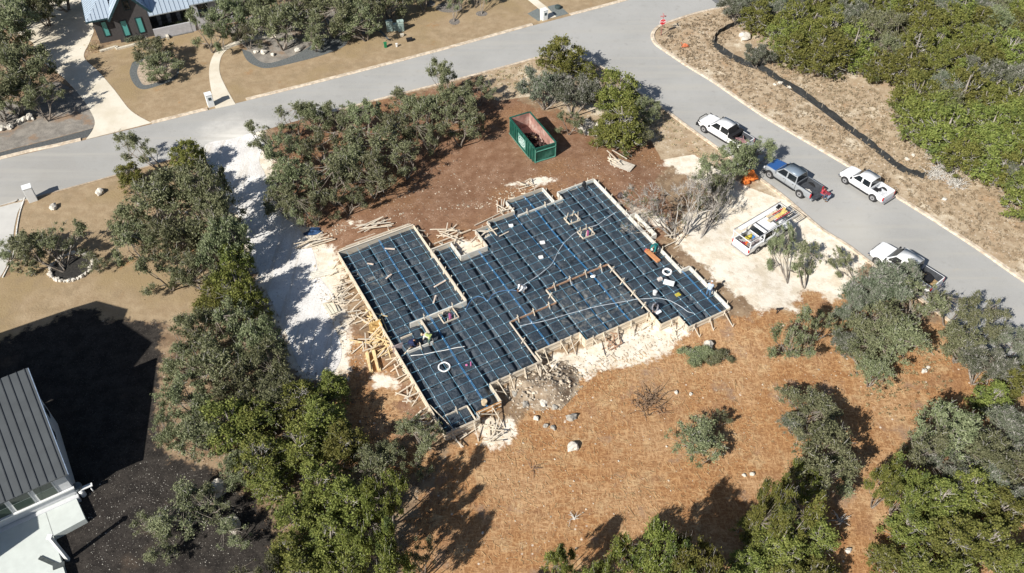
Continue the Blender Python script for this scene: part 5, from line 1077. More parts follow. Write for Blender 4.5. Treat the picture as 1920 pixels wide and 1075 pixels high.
# side wall openings on the shaded wall
for y in (2.6, 5.0, 7.2): o = MB().box((-.33,y,2.6),(.05,.7,.9)).build('window', FRM, hb); MB().box((-.30,y,2.6),(.02,.56,.76)).build('pane', GLASS, o)
TER = simple('terrace_concrete', (.56,.60,.57), .9, var=.06, scale=1.5)
def lp(px, z): w = Vector((*G0(*px, z), 0)); q = Rm@(w-SE); return (q.x, q.y)
tp = [lp((137,921),.55), lp((160,973),.55), lp((100,1005),.55), lp((122,1075),.55), lp((150,1200),.55), lp((-220,1300),.55), lp((-220,1075),.55)]
e0 = tp[0]; tp.append((-Wd, e0[1])) 
child(MB().prism(tp, -.05, .55), 'terrace', TER, hb)
child(MB().bar((*lp((84,955),.55),.556),(*lp((100,1005),.55),.556),.03,.006), 'terrace_joint', simple('joint', (.25,.26,.25)), hb)
# lower step between wall foot and terrace
child(MB().box((-6.4,.2,.3),(12.2,.3,.62)), 'plinth', WHITEW, hb)
# taller wing standing left of the picture; its shadow falls on the lawn
zW = 9.0; q = [(-46.6,42.3),(-44.7,43.2),(-41.6,42.2),(-41.6,36),(-60,30),(-60,35)]
w = [Rm@(Vector((x, y, 0))-SE) for x, y in q]; child(MB().prism([(v.x, v.y) for v in w], 0, zW), 'wing', WHITEW, hb)
w = [Rm@(Vector((x, y, 0))-SE) for x, y in ((-40.8,35.8),(-42.0,32.0),(-47,34),(-45.5,39))]; child(MB().prism([(v.x, v.y) for v in w], zW-.5, 11.8), 'shade_block', WHITEW, hb)  # unseen block added off-frame so its shadow closes a lit gap
# chimney block of the front wing, left of the picture: it shades the terrace
q2 = [(-37.3,25.2),(-38.6,24.0),(-46,20),(-48,26),(-41,30.5),(-38.3,27.2)]; w = [Rm@(Vector((x, y, 0))-SE) for x, y in q2]; child(MB().prism([(v.x, v.y) for v in w], 0, 5.0), 'wing', WHITEW, hb)
pc = G0(96, 1052, .6)
o = centered(MB().bar((pc[0]-.9,pc[1]+.25,.62),(pc[0]+.6,pc[1]-.35,.62),.28,.07).bar((pc[0]+.3,pc[1]-.5,.62),(pc[0]+1.0,pc[1]-.2,.64),.35,.08), 'folded_lounger', [simple('dark_mesh', (.06,.07,.07))], 'dark folded lounger lying on the white terrace', 'lounger'); o.location.z = .56
pb = PG(152, 925)
gb = empty('kettle_grill', (pb.x, pb.y, 0), .6, 'grey round-lidded grill beside the terrace corner', 'grill')
MB().tube([(0,0,.6),(0,0,.75),(0,0,.95),(0,0,1.05)],[.2,.36,.38,.30],16).build('bowl', simple('grey_enamel', (.16,.18,.19), .35, .3), gb, smooth=True)
MB().bar((.2,.2,0),(.1,.1,.7),.04).bar((-.2,.2,0),(-.1,.1,.7),.04).bar((0,-.28,0),(0,-.12,.7),.04).build('leg', STEELB, gb)
pd = P(163, 915, .6); o = centered(MB().box((pd.x,pd.y,.75),(.85,.3,.06),rz=.5).tube([(pd.x-.35,pd.y-.25,0),(pd.x-.35,pd.y-.25,.55),(pd.x-.35,pd.y-.25,.7)],[.2,.2,.12],12).bar((pd.x+.2,pd.y+.1,0),(pd.x+.2,pd.y+.1,.74),.08), 'garden_tap', WHITET, 'white stand with a round white jar beside the terrace', 'stand')
# thin shadow-casting rail on the dark yard
p1, p2 = PG(136, 1047), PG(133, 1040)
f1 = PG(128, 1050); o = centered(MB().bar((f1.x,f1.y,0),(f1.x,f1.y,3.3),.22,.22).box((f1.x,f1.y,3.36),(.34,.34,.12)), 'terrace_post', WHITET, 'pale post at the near edge of the terrace, casting a long bar of shadow', 'post')
# ---------------------------------------------------------------- dumpster
GRN = simple('green_paint', (.014,.085,.062), .5, var=.3, scale=1.5, dirt=(.05,.17,.13)); GRNL = simple('pale_green_rib', (.10,.28,.22), .5, var=.2); RUST = simple('rusty_pink_interior', (.36,.20,.165), .8, var=.3, scale=1.3, dirt=(.50,.38,.33))
A0 = Vector((*G0(959.5, 256), 0)); A1 = Vector((*G0(1002, 309), 0)); A2 = Vector((*G0(1041, 299.4), 0))
ax = (A1-A0).normalized(); Ld = (A1-A0).length; dz = math.atan2(ax.y, ax.x)
print('dumpster L', Ld, 'W', (A2-A1).length)
dm = empty('dumpster', A1, dz, 'long green roll-off dumpster with a rusty pink inside, half full of dark debris', 'dumpster')
# local: x towards the near end (origin), -x back; y to the left of travel. width goes to +y
Wd_ = 2.45; Ld = max(Ld, 5.9); hD = 1.95
MB().box((-Ld/2,.05,hD/2+.1),(Ld,.07,hD-.1)).box((-Ld/2,Wd_-.05,hD/2+.1),(Ld,.07,hD-.1)).box((-Ld,Wd_/2,hD/2+.1),(.07,Wd_-.2,hD-.1)).box((-Ld/2,Wd_/2,.22),(Ld-.1,Wd_-.2,.12)).build('body', GRN, dm)
mb = MB()
for i in range(11):
    x = -.35-i*(Ld-.7)/10; mb.box((x,-.03,hD/2+.05),(.16,.10,hD-.25)).box((x,Wd_+.03,hD/2+.05),(.16,.10,hD-.25))
mb.build('side_rib', GRN, dm)
MB().bar((0,.02,hD+.1),(-Ld,.02,hD+.1),.14,.12).bar((0,Wd_-.02,hD+.1),(-Ld,Wd_-.02,hD+.1),.14,.12).bar((-Ld,.09,hD+.1),(-Ld,Wd_-.09,hD+.1),.12,.12).build('top_rail', GRN, dm)
MB().bar((-.1,-.06,.10),(-Ld,-.06,.10),.05,.08).bar((-.1,Wd_+.06,.10),(-Ld,Wd_+.06,.10),.05,.08).build('bottom_rail', GRNL, dm)
dr = MB().box((.02,Wd_/2,hD/2+.05),(.08,Wd_-.04,hD-.12)).build('door', GRN, dm)
MB().bar((.10,.1,hD-.30),(.10,Wd_-.1,hD-.30),.10,.07).bar((.10,.1,.35),(.10,Wd_-.1,.35),.10,.07).bar((.09,.1,.12),(.09,Wd_-.1,.12),.10,.08).bar((.08,.06,.1),(.08,.06,hD),.09,.08).bar((.08,Wd_-.06,.1),(.08,Wd_-.06,hD),.09,.08).build('door_rib', GRNL, dr)
MB().bar((.02,0,hD+.05),(.02,Wd_,hD+.05),.14,.14).build('door_header', GRN, dm)
MB().box((-Ld/2,.10,hD/2+.15),(Ld-.15,.02,hD-.2)).box((-Ld/2,Wd_-.10,hD/2+.15),(Ld-.15,.02,hD-.2)).box((-Ld+.06,Wd_/2,hD/2+.15),(.02,Wd_-.25,hD-.2)).box((-.05,Wd_/2,hD/2+.1),(.02,Wd_-.25,hD-.2)).box((-Ld/2,Wd_/2,.32),(Ld-.2,Wd_-.24,.03)).build('lining', RUST, dm)
# side lettering panel: pale worn oval and lines, unreadable in the photo
WL = simple('worn_white_lettering', (.50,.60,.58), .6, var=.35, scale=4); mb = MB(); cx_, cz_ = -Ld*.47, 1.1
MB().box((cx_,-.085,cz_),(1.7,.012,1.25)).build('sign_panel', simple('faded_panel', (.12,.28,.23), .6, var=.3), dm)
for k in range(24):
    a0, a1 = k*.2618, (k+1)*.2618; mb.bar((cx_+.72*math.cos(a0),-.10,cz_+.5*math.sin(a0)),(cx_+.72*math.cos(a1),-.10,cz_+.5*math.sin(a1)),.02,.09)
for z_, w_ in ((.22,.8),(.0,1.1),(-.22,.8)): mb.box((cx_,-.10,cz_+z_),(w_,.02,.12))
mb.build('sign_lettering', WL, dm)
db = MB(); rr_ = random.Random(4)
for i in range(90):
    x = -rr_.uniform(.2, Ld*.68); y = rr_.uniform(.4, Wd_-.5); db.blob((x,y,.45+rr_.uniform(0,1.0)*(1+x/Ld*.8)),(rr_.uniform(.1,.3),rr_.uniform(.1,.28),rr_.uniform(.08,.2)),.5,i,1)
o = db.build('debris_pile', simple('dark_debris', (.06,.035,.03), .9, var=.5, scale=4)); o.matrix_world = Matrix.Translation(A1)@Matrix.Rotation(dz, 4, 'Z'); tag(o, 'dark soil and roots heaped inside the green dumpster', 'debris', kind='stuff')
for (x,y,z,w_,l,h_,lb,cc) in ((-1.0,1.2,.85,.5,.7,.05,'white board scrap on the debris at the near end of the dumpster',(.8,.8,.8)),(-3.3,1.5,.75,.3,.8,.06,'tan board scrap in the middle of the dumpster',(.55,.38,.2)),(-.7,1.9,.9,.4,.5,.04,'small white sheet at the near right corner of the dumpster',(.78,.78,.8))):
    wv = A1+Matrix.Rotation(dz, 3, 'Z')@Vector((x, y, z)); o = MB().box((0,0,0),(l,w_,h_)).box((.1,.1,.05),(l*.6,w_*.5,h_)).build('scrap_board', simple('scrap', cc, .8)); o.location = wv; o.rotation_euler = (.3,.2,dz+.7); tag(o, lb, 'scrap')
pp = PG(1009, 312); o = centered(MB().box((pp.x,pp.y,.03),(.9,.35,.04),rz=.3).box((pp.x+.3,pp.y+.1,.07),(.4,.3,.04),rz=.8), 'scrap_board', simple('white_scrap', (.75,.75,.73)), 'white scrap lying under the door of the dumpster', 'scrap')
# ---------------------------------------------------------------- street things
def text_mesh(s, size, ext=.01):
    cu = bpy.data.curves.new('t', 'FONT'); cu.body = s; cu.size = size; cu.extrude = ext; cu.align_x = 'CENTER'; cu.align_y = 'CENTER'
    ob = bpy.data.objects.new('t', cu); coll().objects.link(ob); dg = bpy.context.evaluated_depsgraph_get(); me = bpy.data.meshes.new_from_object(ob.evaluated_get(dg)); bpy.data.objects.remove(ob); return me
sp0 = PG(1239, 67); ss = empty('stop_sign', sp0, R(-82), 'red stop sign with small street plates on top at the street corner', 'stop sign')
# local -x... the plate faces local +x turned to the camera side
PR = simple('sign_red', (.52,.02,.03), .5, var=.08); 
MB().tube([(0,0,-.1),(0,0,2.55)], .045, 8).build('post', simple('sign_post', (.30,.12,.11), .6), ss)
oc = [(.42*math.cos(R(22.5+45*i)), .42*math.sin(R(22.5+45*i))) for i in range(8)]
def plate(r, x0, x1, name, mat): return MB().add([(x0, a*r, 1.9+b*r) for a, b in oc]+[(x1, a*r, 1.9+b*r) for a, b in oc], [tuple(range(8))[::-1], tuple(range(8, 16))]+[(i, (i+1) % 8, (i+1) % 8+8, i+8) for i in range(8)]).build(name, mat, ss)
plate(1.0, .05, .07, 'sign_border', NT('sign_white').done((.8,.8,.8), .5)); plate(.93, .071, .078, 'sign_face', PR)
tm = text_mesh('STOP', .34, .006); to = bpy.data.objects.new('sign_text', tm); coll().objects.link(to); to.parent = ss; tm.materials.append(bpy.data.materials['sign_white']); to.location = (.088, 0, 1.9); to.rotation_euler = (R(90), 0, R(90))
MB().box((0,0,2.62),(.03,.75,.16)).box((0,0,2.80),(.75,.03,.16)).build('street_plate', simple('street_plate', (.45,.20,.20), .6), ss)
def mailbox(px, label, h=1.7, w=.75, d=.7, rz=0.0, slot=True):
    p = PG(*px); t = empty('mailbox_pillar', p, rz, label, 'mailbox', 'white roadside mailbox pillars')
    WM = simple('white_pillar', (.72,.74,.74), .8, var=.05); MB().box((0,0,h/2-.03),(w,d,h+.06)).build('pillar', WM, t, bevel=.02); MB().box((0,0,h+.04),(w+.06,d+.06,.06)).build('cap', WM, t)
    if slot: 
        o = MB().box((w/2+.01,0,h-.45),(.04,.3,.34)).build('mailbox_door', simple('black_box_door', (.05,.08,.09), .4), t); MB().box((w/2+.04,.0,h-.38),(.03,.1,.03)).build('handle', STEELB, o)
    return t
mailbox((62, 375), 'plain white slanting-edged pillar by the street at the far left', 1.65, .8, .75, R(30), False)
mailbox((396, 198), 'white mailbox pillar with a small dark door at the foot of the curved walk', 1.5, .7, .7, R(-62))
mailbox((1020, 36), 'white mailbox pillar with dark door on the slate bed at top centre', 1.3, .7, .7, R(-60))
# utility boxes on the lawn
PG_ = simple('pale_green_enamel', (.36,.46,.42), .5, var=.1); DG = simple('dark_green_enamel', (.02,.19,.08), .5, var=.1)
def ubox(px, label, w, d, h, mat, rz=.3, vent=True):
    p = PG(*px); t = empty('utility_box', p, rz, label, 'utility box', 'utility boxes on the lawn across the street')
    MB().box((0,0,h/2),(w,d,h)).build('cabinet', mat, t, bevel=.03); MB().box((0,0,h+.02),(w+.08,d+.08,.06)).build('lid', mat, t, bevel=.02)
    if vent: MB().box((0,-d/2-.01,h*.5),(w*.7,.03,h*.6)).build('door', simple('cabinet_door', (.25,.34,.32), .5), t)
    return t
ubox((731, 58), 'tall pale green cabinet, left of the trio beyond the street', .75, .5, 1.35, PG_); ubox((742, 57), 'short pale green cabinet in the middle of the trio beyond the street', .5, .45, .85, PG_); ubox((752, 58), 'tall pale green cabinet, right of the trio beyond the street', .75, .5, 1.35, PG_)
ubox((723, 89), 'small dark green pedestal on the lawn near the street', .32, .32, .6, DG, vent=False); ubox((768, 77), 'low black box on the lawn near the street', .7, .45, .3, BLK, vent=False)
ubox((744, 88), 'tiny white pedestal on the lawn near the street', .18, .18, .4, WHITET, vent=False); ubox((754, 68), 'pale stone-coloured meter box below the green cabinets', .4, .3, .25, STONE, vent=False)
p = PG(1046, 16); o = centered(MB().tube([(p.x,p.y,0),(p.x,p.y,.12),(p.x,p.y,.35),(p.x,p.y,.42)],[.28,.42,.40,.25],14), 'planter_bowl', simple('dark_planter', (.05,.07,.07)), 'dark round planter on the slate bed at top centre', 'planter')
p = PG(1257, 68); o = centered(MB().tube([(p.x,p.y,.0),(p.x,p.y,.03)],.35,18), 'manhole_cover', simple('iron_cover', (.08,.075,.07)), 'dark round manhole cover beside the stop sign', 'manhole cover')
p = PG(1284, 89); o = centered(MB().blob((p.x,p.y,.22),(.4,.28,.24),.35,4).bar((p.x-.3,p.y+.1,.3),(p.x-.5,p.y+.3,.5),.06), 'orange_netting', simple('faded_orange_net', (.50,.15,.07), .8, var=.4), 'crumpled orange-red netting on the verge below the stop sign', 'netting')
# silt fence
fp = smoothline([(1395,43),(1370,52),(1348,64),(1338,79),(1346,92),(1366,107),(1395,121),(1427,132),(1470,158),(1510,183),(1550,212),(1590,243),(1625,268),(1660,296),(1695,322),(1732,333)], 4)
mb = MB(); rings = []; fr_ = random.Random(2)
pts = [PG(*q) for q in fp]; sf = empty('silt_fence', pts[len(pts)//2], 0, 'black plastic silt fence winding along the verge of the side street', 'silt fence'); o0 = pts[len(pts)//2].copy()
for i, q in enumerate(pts):
    tdir = (pts[min(i+1, len(pts)-1)]-pts[max(0, i-1)]).normalized(); nn = Vector((-tdir.y, tdir.x, 0)); h_ = .62+fr_.uniform(-.12, .12); wv = nn*fr_.uniform(-.12, .12)
    q = q-o0; rings.append([(q.x-nn.x*.24, q.y-nn.y*.24, .015), (q.x-nn.x*.05, q.y-nn.y*.05, .10), (q.x+wv.x, q.y+wv.y, h_), (q.x+wv.x+nn.x*.03, q.y+wv.y+nn.y*.03, h_), (q.x+nn.x*.06, q.y+nn.y*.06, 0.0)])
mb.loft(rings); mb.build('fabric', simple('black_fabric', (.028,.030,.031), .8, var=.4, scale=3, bump=.4), sf)
for i in range(0, len(pts), 3):
    q = pts[i]-o0; MB().bar((q.x,q.y,-.1),(q.x+fr_.uniform(-.05,.05),q.y,.85),.05).build('stake', simple('weathered_stake', (.33,.29,.23)), sf)
# ---------------------------------------------------------------- rocks
ROCK = simple('limestone', (.62,.58,.51), .9, var=.25, scale=2.5, bump=.4, dirt=(.36,.31,.25)); ROCKS = simple('tan_stone', (.48,.41,.32), .9, var=.45, scale=1.5); ROCKG = simple('grey_limestone', (.36,.34,.30), .9, var=.35, scale=3, bump=.4)
def rock(px, r, label, grp=None, mat=ROCK, flat=.7):
    p = PG(*px); mb = MB().blob((0,0,r*flat*.55),(r,r*.8,r*flat),.28,int(px[0]*7+px[1]),2); o = mb.build('boulder', mat); o.location = p; o.rotation_euler.z = px[0] % 6; return tag(o, label, 'boulder', grp)
rock((101, 391), .45, 'white boulder on the brown lawn below the plain white pillar'); rock((188, 362), .5, 'white boulder on the brown lawn near the grove', flat=.6)
rock((132, 464), .45, 'pale flat boulder behind the stone-ringed tree'); rock((120, 470), .3, 'small pale stone behind the stone-ringed tree', mat=ROCKG)
rock((412, 921), .62, 'white upright boulder in the dark yard, farther of two', flat=1.3); rock((438, 990), .62, 'white pointed boulder in the dark yard, nearer of two', flat=1.3)
rock((1396, 72), .8, 'big cream boulder inside the bend of the silt fence', flat=.6); rock((1328, 652), .5, 'pale boulder behind the low shrubs on the orange mulch', flat=.9)
rock((1074, 841), .5, 'white triangular rock alone on the orange mulch'); rock((1071, 785), .42, 'speckled grey rock below the rubble heap', mat=ROCKG)
for i, (x, y, r_) in enumerate([(495,100,.55),(512,104,.4),(559,96,.6),(533,76,.4),(553,78,.45),(594,72,.5),(592,87,.45),(480,99,.4)]): rock((x, y), r_*.75, 'rounded stone in the rocky bed across the street', 'stones of the rocky bed')
for i, (x, y, r_) in enumerate([(20,240,.4),(38,229,.35),(46,226,.45),(56,222,.5),(3,243,.5),(62,224,.25)]): rock((x, y), r_, 'pale stone in a short row on the gravel at far left', 'row of stones on the gravel')
for i, (x, y, r_) in enumerate([(1103,238,.75),(1095,246,.5),(1110,244,.45),(1117,238,.4),(1088,240,.35),(1100,252,.35)]): rock((x, y), r_, 'pale rock heaped between the juniper and the dumpster', 'rocks by the dumpster')
for i in range(30):
    a = i*.2094; rock((134+40*math.cos(a), 502+25*math.sin(a)-8*math.cos(a)), .16+.06*((i*7) % 3), 'white stone of the ring around the yard tree', 'ring of white stones')
sheet('planting_bed', [(134+36*math.cos(a)*1.0, 502+21*math.sin(a)-7*math.cos(a)) for a in np.linspace(0, 6.28, 25)[:-1]], .012, simple('black_mulch', (.035,.033,.03), .95, var=.5, scale=6))
for i, (x, y, r_) in enumerate([(1040,690,.5),(1063,703,.35),(1002,740,.55),(1019,757,.5),(985,760,.4),(1023,800,.3),(1005,786,.35),(1037,803,.3),(965,740,.4),(975,725,.45),(1040,765,.35)]): rock((x, y), r_*.75, 'loose grey rock around the rubble heap below the pad', 'rocks of the rubble heap', ROCKG if i % 3 else ROCK)
for i, (x, y, r_) in enumerate([(1268,737,.35),(1295,740,.3),(1732,697,.5),(1740,690,.3),(1590,1034,.45),(1160,865,.15),(1250,838,.18),(905,1000,.2),(1410,890,.4),(1395,892,.3),(360,520,.3),(350,400,.35)]): rock((x, y), r_*.55, 'small white rock lying on the open lot', 'small white rocks on the lot')
for i, (x, y, r_) in enumerate([(1455,72,.3),(1462,158,.45),(1480,165,.35),(1700,300,.4),(1712,292,.3),(1770,375,.35),(1452,160,.3)]): rock((x, y), r_*.7, 'pale stone on the scrubby verge by the silt fence', 'stones on the verge')
# rubble heap and gravel chips: nobody could count them
def scatter(name, poly, n, r0, r1, mat, seed, label, cat, hfun=None):
    r = random.Random(seed); pl = gp(poly); mb = MB(); x0, y0 = pl.min(0); x1, y1 = pl.max(0); k = 0
    while k < n:
        x, y = r.uniform(x0, x1), r.uniform(y0, y1)
        d_ = sdist(np.array([x]), np.array([y]), pl)[0]
        if d_ > 0: continue
        k += 1; s = r.uniform(r0, r1)*(1 if r.random() < .85 else 1.8); z = float(ter(x, y))+(hfun(-d_)*r.uniform(.7, 1.05) if hfun else 0)
        q = [Vector((x, y, z+s*.2))+Vector((r.uniform(-1,1)*s, r.uniform(-1,1)*s, r.uniform(-.4,.6)*s)) for _ in range(6)]
        a = r.uniform(0, 6.3); c0 = Vector((x, y, z)); ring_ = [c0+Vector((math.cos(a+j*1.2566)*s*r.uniform(.7,1.2), math.sin(a+j*1.2566)*s*r.uniform(.7,1.2), s*r.uniform(0,.2))) for j in range(5)]; top = c0+Vector((r.uniform(-.3,.3)*s, r.uniform(-.3,.3)*s, s*r.uniform(.6,.95)))
        mb.add(ring_+[top], [(j, (j+1) % 5, 5) for j in range(5)])
    return tag(centered(mb, name, mat, label, cat), kind='stuff')
heap = [(955,700),(1010,690),(1050,672),(1088,690),(1092,730),(1060,770),(1010,775),(960,762),(945,735)]
hp = MB(); pl = gp(heap); gxs = np.arange(pl[:,0].min(), pl[:,0].max(), .22); gys = np.arange(pl[:,1].min(), pl[:,1].max(), .22); HX, HY = np.meshgrid(gxs, gys, indexing='ij'); dd = -sdist(HX, HY, pl); hz2 = np.where(dd > 0, 1.0*sstep(0, 2.2, dd)*(.75+.35*nz2(HX, HY, 1.3, .4))+.12*nz2(HX, HY, 4.3, 2)*sstep(0, .6, dd), -.3)
nxx, nyy = HX.shape; idn = np.arange(nxx*nyy).reshape(nxx, nyy); ok_ = (dd[:-1,:-1] > -.2); Fh = np.stack([idn[:-1,:-1], idn[1:,:-1], idn[1:,1:], idn[:-1,1:]], -1)[ok_]
hp.v = [tuple(v) for v in np.stack([HX.ravel(), HY.ravel(), hz2.ravel()-.02], 1)]; hp.f = [tuple(int(i) for i in f) for f in Fh]; hp.m = [0]*len(hp.f)
m = NT('grey_rubble_soil'); c = m.mix(m.ss(m.noise(1.2, 6, .7), .4, .62), (.24,.18,.125), (.38,.31,.23)); c = m.mix(m.ss(m.vor(3.5), .3, .12), c, (.55,.51,.45)); c = m.mix(m.ss(m.noise(.7, 3), .55, .7), c, (.14,.10,.07)); m.bump(m.noise(7, 5, .7), .8, .1); RUB_S = m.done(c, .95, 0, .1)
tag(centered(hp, 'rubble_heap', RUB_S, 'heap of grey rubble and soil against the lower edge of the pad', 'rubble', smooth=True), kind='stuff')
scatter('rubble_stones', heap, 330, .03, .13, ROCKS, 1, 'broken stones strewn over the grey rubble heap', 'rubble', lambda d: .95*sstep(0, 2.2, d))
scatter('loose_stones', [(840,290),(960,330),(1100,300),(1240,270),(1250,330),(1230,430),(1120,340),(900,400),(700,440),(580,450),(700,380)], 650, .02, .06, ROCKS, 2, 'small pale stones littering the reddish soil behind the pad', 'stones')
scatter('loose_stones', [(940,800),(1100,700),(1300,640),(1600,700),(1700,760),(1560,780),(1400,860),(1000,1040),(880,1060),(850,900)], 420, .02, .06, ROCKS, 3, 'small white stones littering the orange mulch', 'stones')
scatter('loose_stones', [(1230,80),(1350,30),(1340,90),(1420,140),(1720,330),(1900,480),(1900,390),(1860,420),(1640,320),(1440,215),(1290,120)], 1300, .02, .075, ROCKS, 4, 'pale stones littering the verge along the silt fence', 'stones')
scatter('loose_stones', [(1440,110),(1560,150),(1640,170),(1700,240),(1760,320),(1730,330),(1600,245),(1440,140),(1390,60),(1440,60)], 800, .02, .075, ROCKS, 6, 'pale stones littering the clearing behind the silt fence', 'stones')
scatter('loose_stones', [(170,900),(290,860),(450,900),(480,1060),(160,1070)], 900, .012, .035, ROCKG, 5, 'grey chips sprinkled over the dark yard', 'stones')
scatter('rubble_stones', [(625,420),(700,430),(780,400),(900,400),(1000,360),(1000,340),(900,385),(760,405),(640,440),(590,455),(600,520),(640,600),(690,690),(660,700),(580,520)], 420, .02, .10, ROCKS, 7, 'pale broken stone banked along the far and left boards of the pad', 'rubble')
scatter('rubble_stones', [(1030,690),(1110,655),(1240,600),(1290,615),(1260,650),(1120,700),(1060,720)], 380, .02, .10, ROCKS, 9, 'pale broken stone banked along the near boards of the pad', 'rubble')
# straw and twigs over the mulch
r = random.Random(12); mb = MB(); pl = gp([(860,830),(1100,690),(1400,600),(1700,700),(1720,740),(1560,800),(1300,960),(1000,1060),(880,1060)]); k = 0
PATCH = [(r.uniform(pl[:,0].min(), pl[:,0].max()), r.uniform(pl[:,1].min(), pl[:,1].max()), r.uniform(.8, 3)) for _ in range(60)]
while k < 2600:
    x, y = r.uniform(pl[:,0].min(), pl[:,0].max()), r.uniform(pl[:,1].min(), pl[:,1].max())
    if k % 3: px_ = r.choice(PATCH); x, y = r.gauss(px_[0], px_[2]), r.gauss(px_[1], px_[2])
    if sdist(np.array([x]), np.array([y]), pl)[0] > 0: continue
    k += 1; a = r.gauss(2.4, .8); l = r.uniform(.1, .35)+(.5*r.random() if r.random() < .12 else 0); z = .03+float(ter(x, y)); d_ = Vector((math.cos(a), math.sin(a), r.uniform(-.05, .15)))*l; mb.bar((x, y, z), (x+d_.x, y+d_.y, z+abs(d_.z)), .02, .015)
tag(centered(mb, 'mulch_straw', simple('straw', (.55,.38,.2), .9, var=.5, scale=1), 'shredded straw and twigs scattered over the orange mulch', 'straw'), kind='stuff')
def brush(px, r0, n, mat, label, seed=1):
    p = PG(*px); r = random.Random(seed); mb = MB()
    for i in range(n):
        a = r.uniform(0, 6.3); q = Vector((math.cos(a), math.sin(a), 0))*r.uniform(0, r0)*(1 if n > 40 else .25); d = Vector((r.uniform(-1,1), r.uniform(-1,1), r.uniform(0,.7))).normalized()*r.uniform(.4, 1.0)*r0; mb.tube([q+Vector((0,0,.05)), q+d*.5+Vector((0,0,.1)), q+d], [.03,.02,.01], 4, cap=False)
    o = mb.build('brush_pile', mat); o.location = p; return tag(o, label, 'brush pile')
brush((1218, 752), 1.5, 110, simple('dry_brush', (.22,.15,.10), .9, var=.4), 'round pile of dark dry branches on the orange mulch', 3)
brush((1575, 978), 1.0, 26, B_PALE, 'few grey cut branches in the bottom right clearing', 4)
brush((1262, 440), 1.3, 60, simple('tan_brush', (.45,.33,.2), .9, var=.4), 'tan dry brush at the foot of the bare trees', 5)
brush((1000, 880), .9, 9, simple('log_brown', (.20,.13,.09)), 'few brown sticks on the mulch below the near corner of the pad', 6)
brush((1075, 975), .8, 10, B_PALE, 'few pale sticks on the orange mulch near its bottom edge', 8)
# ---------------------------------------------------------------- lumber and loose things by the pad
def lumber(name, pxs, label, seed, n, L0=1.5, L1=3, spread=.8, mat=WOODL, base=None, grp='scrap lumber around the pad', maind=None, h=.5):
    c = PG(*pxs); c.z = float(ter(c.x, c.y)); t = empty(name, c, 0, label, 'lumber pile', grp); r = random.Random(seed)
    for i in range(n):
        a = (maind if maind is not None else r.uniform(0, 3.14))+r.gauss(0, .45); l = r.uniform(L0, L1)/2; x, y = r.gauss(0, spread*.5), r.gauss(0, spread*.5); z = .04+h*i/max(n,1); tl = r.uniform(-.12, .18)
        MB().bar((x-math.cos(a)*l, y-math.sin(a)*l, z), (x+math.cos(a)*l, y+math.sin(a)*l, z+tl*l), .09, .045).build('plank', mat, t)
    return t
WOODN = simple('new_yellow_lumber', (.72,.55,.30), .75, var=.2, scale=3)
lumber('lumber_pile', (722, 640), 'tangle of fresh yellow boards against the left corner of the pad', 1, 26, 1.0, 2.6, 1.5, WOODN, h=.7)
lumber('lumber_pile', (708, 610), 'steep stack of yellow boards beside the protruding plywood box', 2, 14, 1.2, 2.2, .8, WOODN, maind=2.2)
lumber('lumber_pile', (745, 668), 'scattered short boards below the yellow tangle', 3, 14, .8, 2.2, 1.3)
lumber('lumber_pile', (640, 560), 'pale boards tipped against the left boards of the pad', 4, 16, 1.0, 2.4, 1.3)
lumber('lumber_pile', (655, 520), 'short boards leaning below the limestone approach', 5, 10, .8, 1.8, .9)
lumber('lumber_pile', (590, 455), 'long thin boards fanned out at the far left corner of the approach', 6, 8, 1.6, 3.4, .7, maind=.5)
lumber('lumber_pile', (700, 425), 'boards laid along the far left edge of the pad', 7, 12, 1.6, 3.6, .9, maind=.5)
lumber('lumber_pile', (845, 440), 'boards heaped in the notch between garage and house bays', 8, 12, 1.0, 2.4, 1.1)
lumber('lumber_pile', (910, 445), 'boards and offcuts in the far notch of the pad', 9, 12, .8, 2.0, 1.0)
lumber('lumber_pile', (920, 808), 'broken boards at the foot of the nearest corner', 10, 12, .8, 2.2, 1.1)
lumber('lumber_pile', (1150, 640), 'pinkish boards fallen on the pale ground below the pad', 11, 9, .8, 2.2, .9, WOODR)
lumber('lumber_pile', (1146, 303), 'thin sticks on the soil behind the pad', 12, 7, 1.0, 2.8, .7, maind=2.4)
for i_, (px_, n_) in enumerate((((668,600),9),((690,648),10),((760,700),8),((775,745),8),((1020,700),8),((870,815),8),((1200,415),7),((1265,455),6),((985,350),8),((945,395),8))):
    lumber('lumber_pile', px_, ['offcuts outside the left boards by the garage bay','offcuts and laths below the plywood box','splayed laths outside the near left boards','laths and stakes nearer along the left boards','stakes leaning over the rubble heap','broken laths at the nearest corner of the pad','short stakes outside the right boards by the bare trees','few short stakes outside the right boards by the teal worker','short boards behind the far porch bay','crossed boards in the far notch left of the porch'][i_], 40+i_, n_, .6, 1.9, 1.0, h=.6)
t = lumber('lumber_pile', (797, 790), 'splayed boards outside the near left edge of the pad', 13, 12, 1.0, 2.4, 1.2, maind=.6)
def post(a, b, w, label, mat=WOODN):
    p, q = PG(*a), PG(*b); return centered(MB().bar((p.x,p.y,.15),(q.x,q.y,.15),w,w*.8).bar((p.x+.1,p.y,.15+w*.5),(q.x-.1,q.y+.1,.2+w*.5),w*.5,.05), 'timber_post', mat, label, 'post', 'thick yellow posts')
post((688, 665), (697, 700), .28, 'thick yellow post lying left of the board tangle'); post((700, 660), (712, 698), .28, 'thick yellow post lying right beside its twin')
post((615, 505), (655, 500), .22, 'pale beam lying across the limestone approach', WOODL)
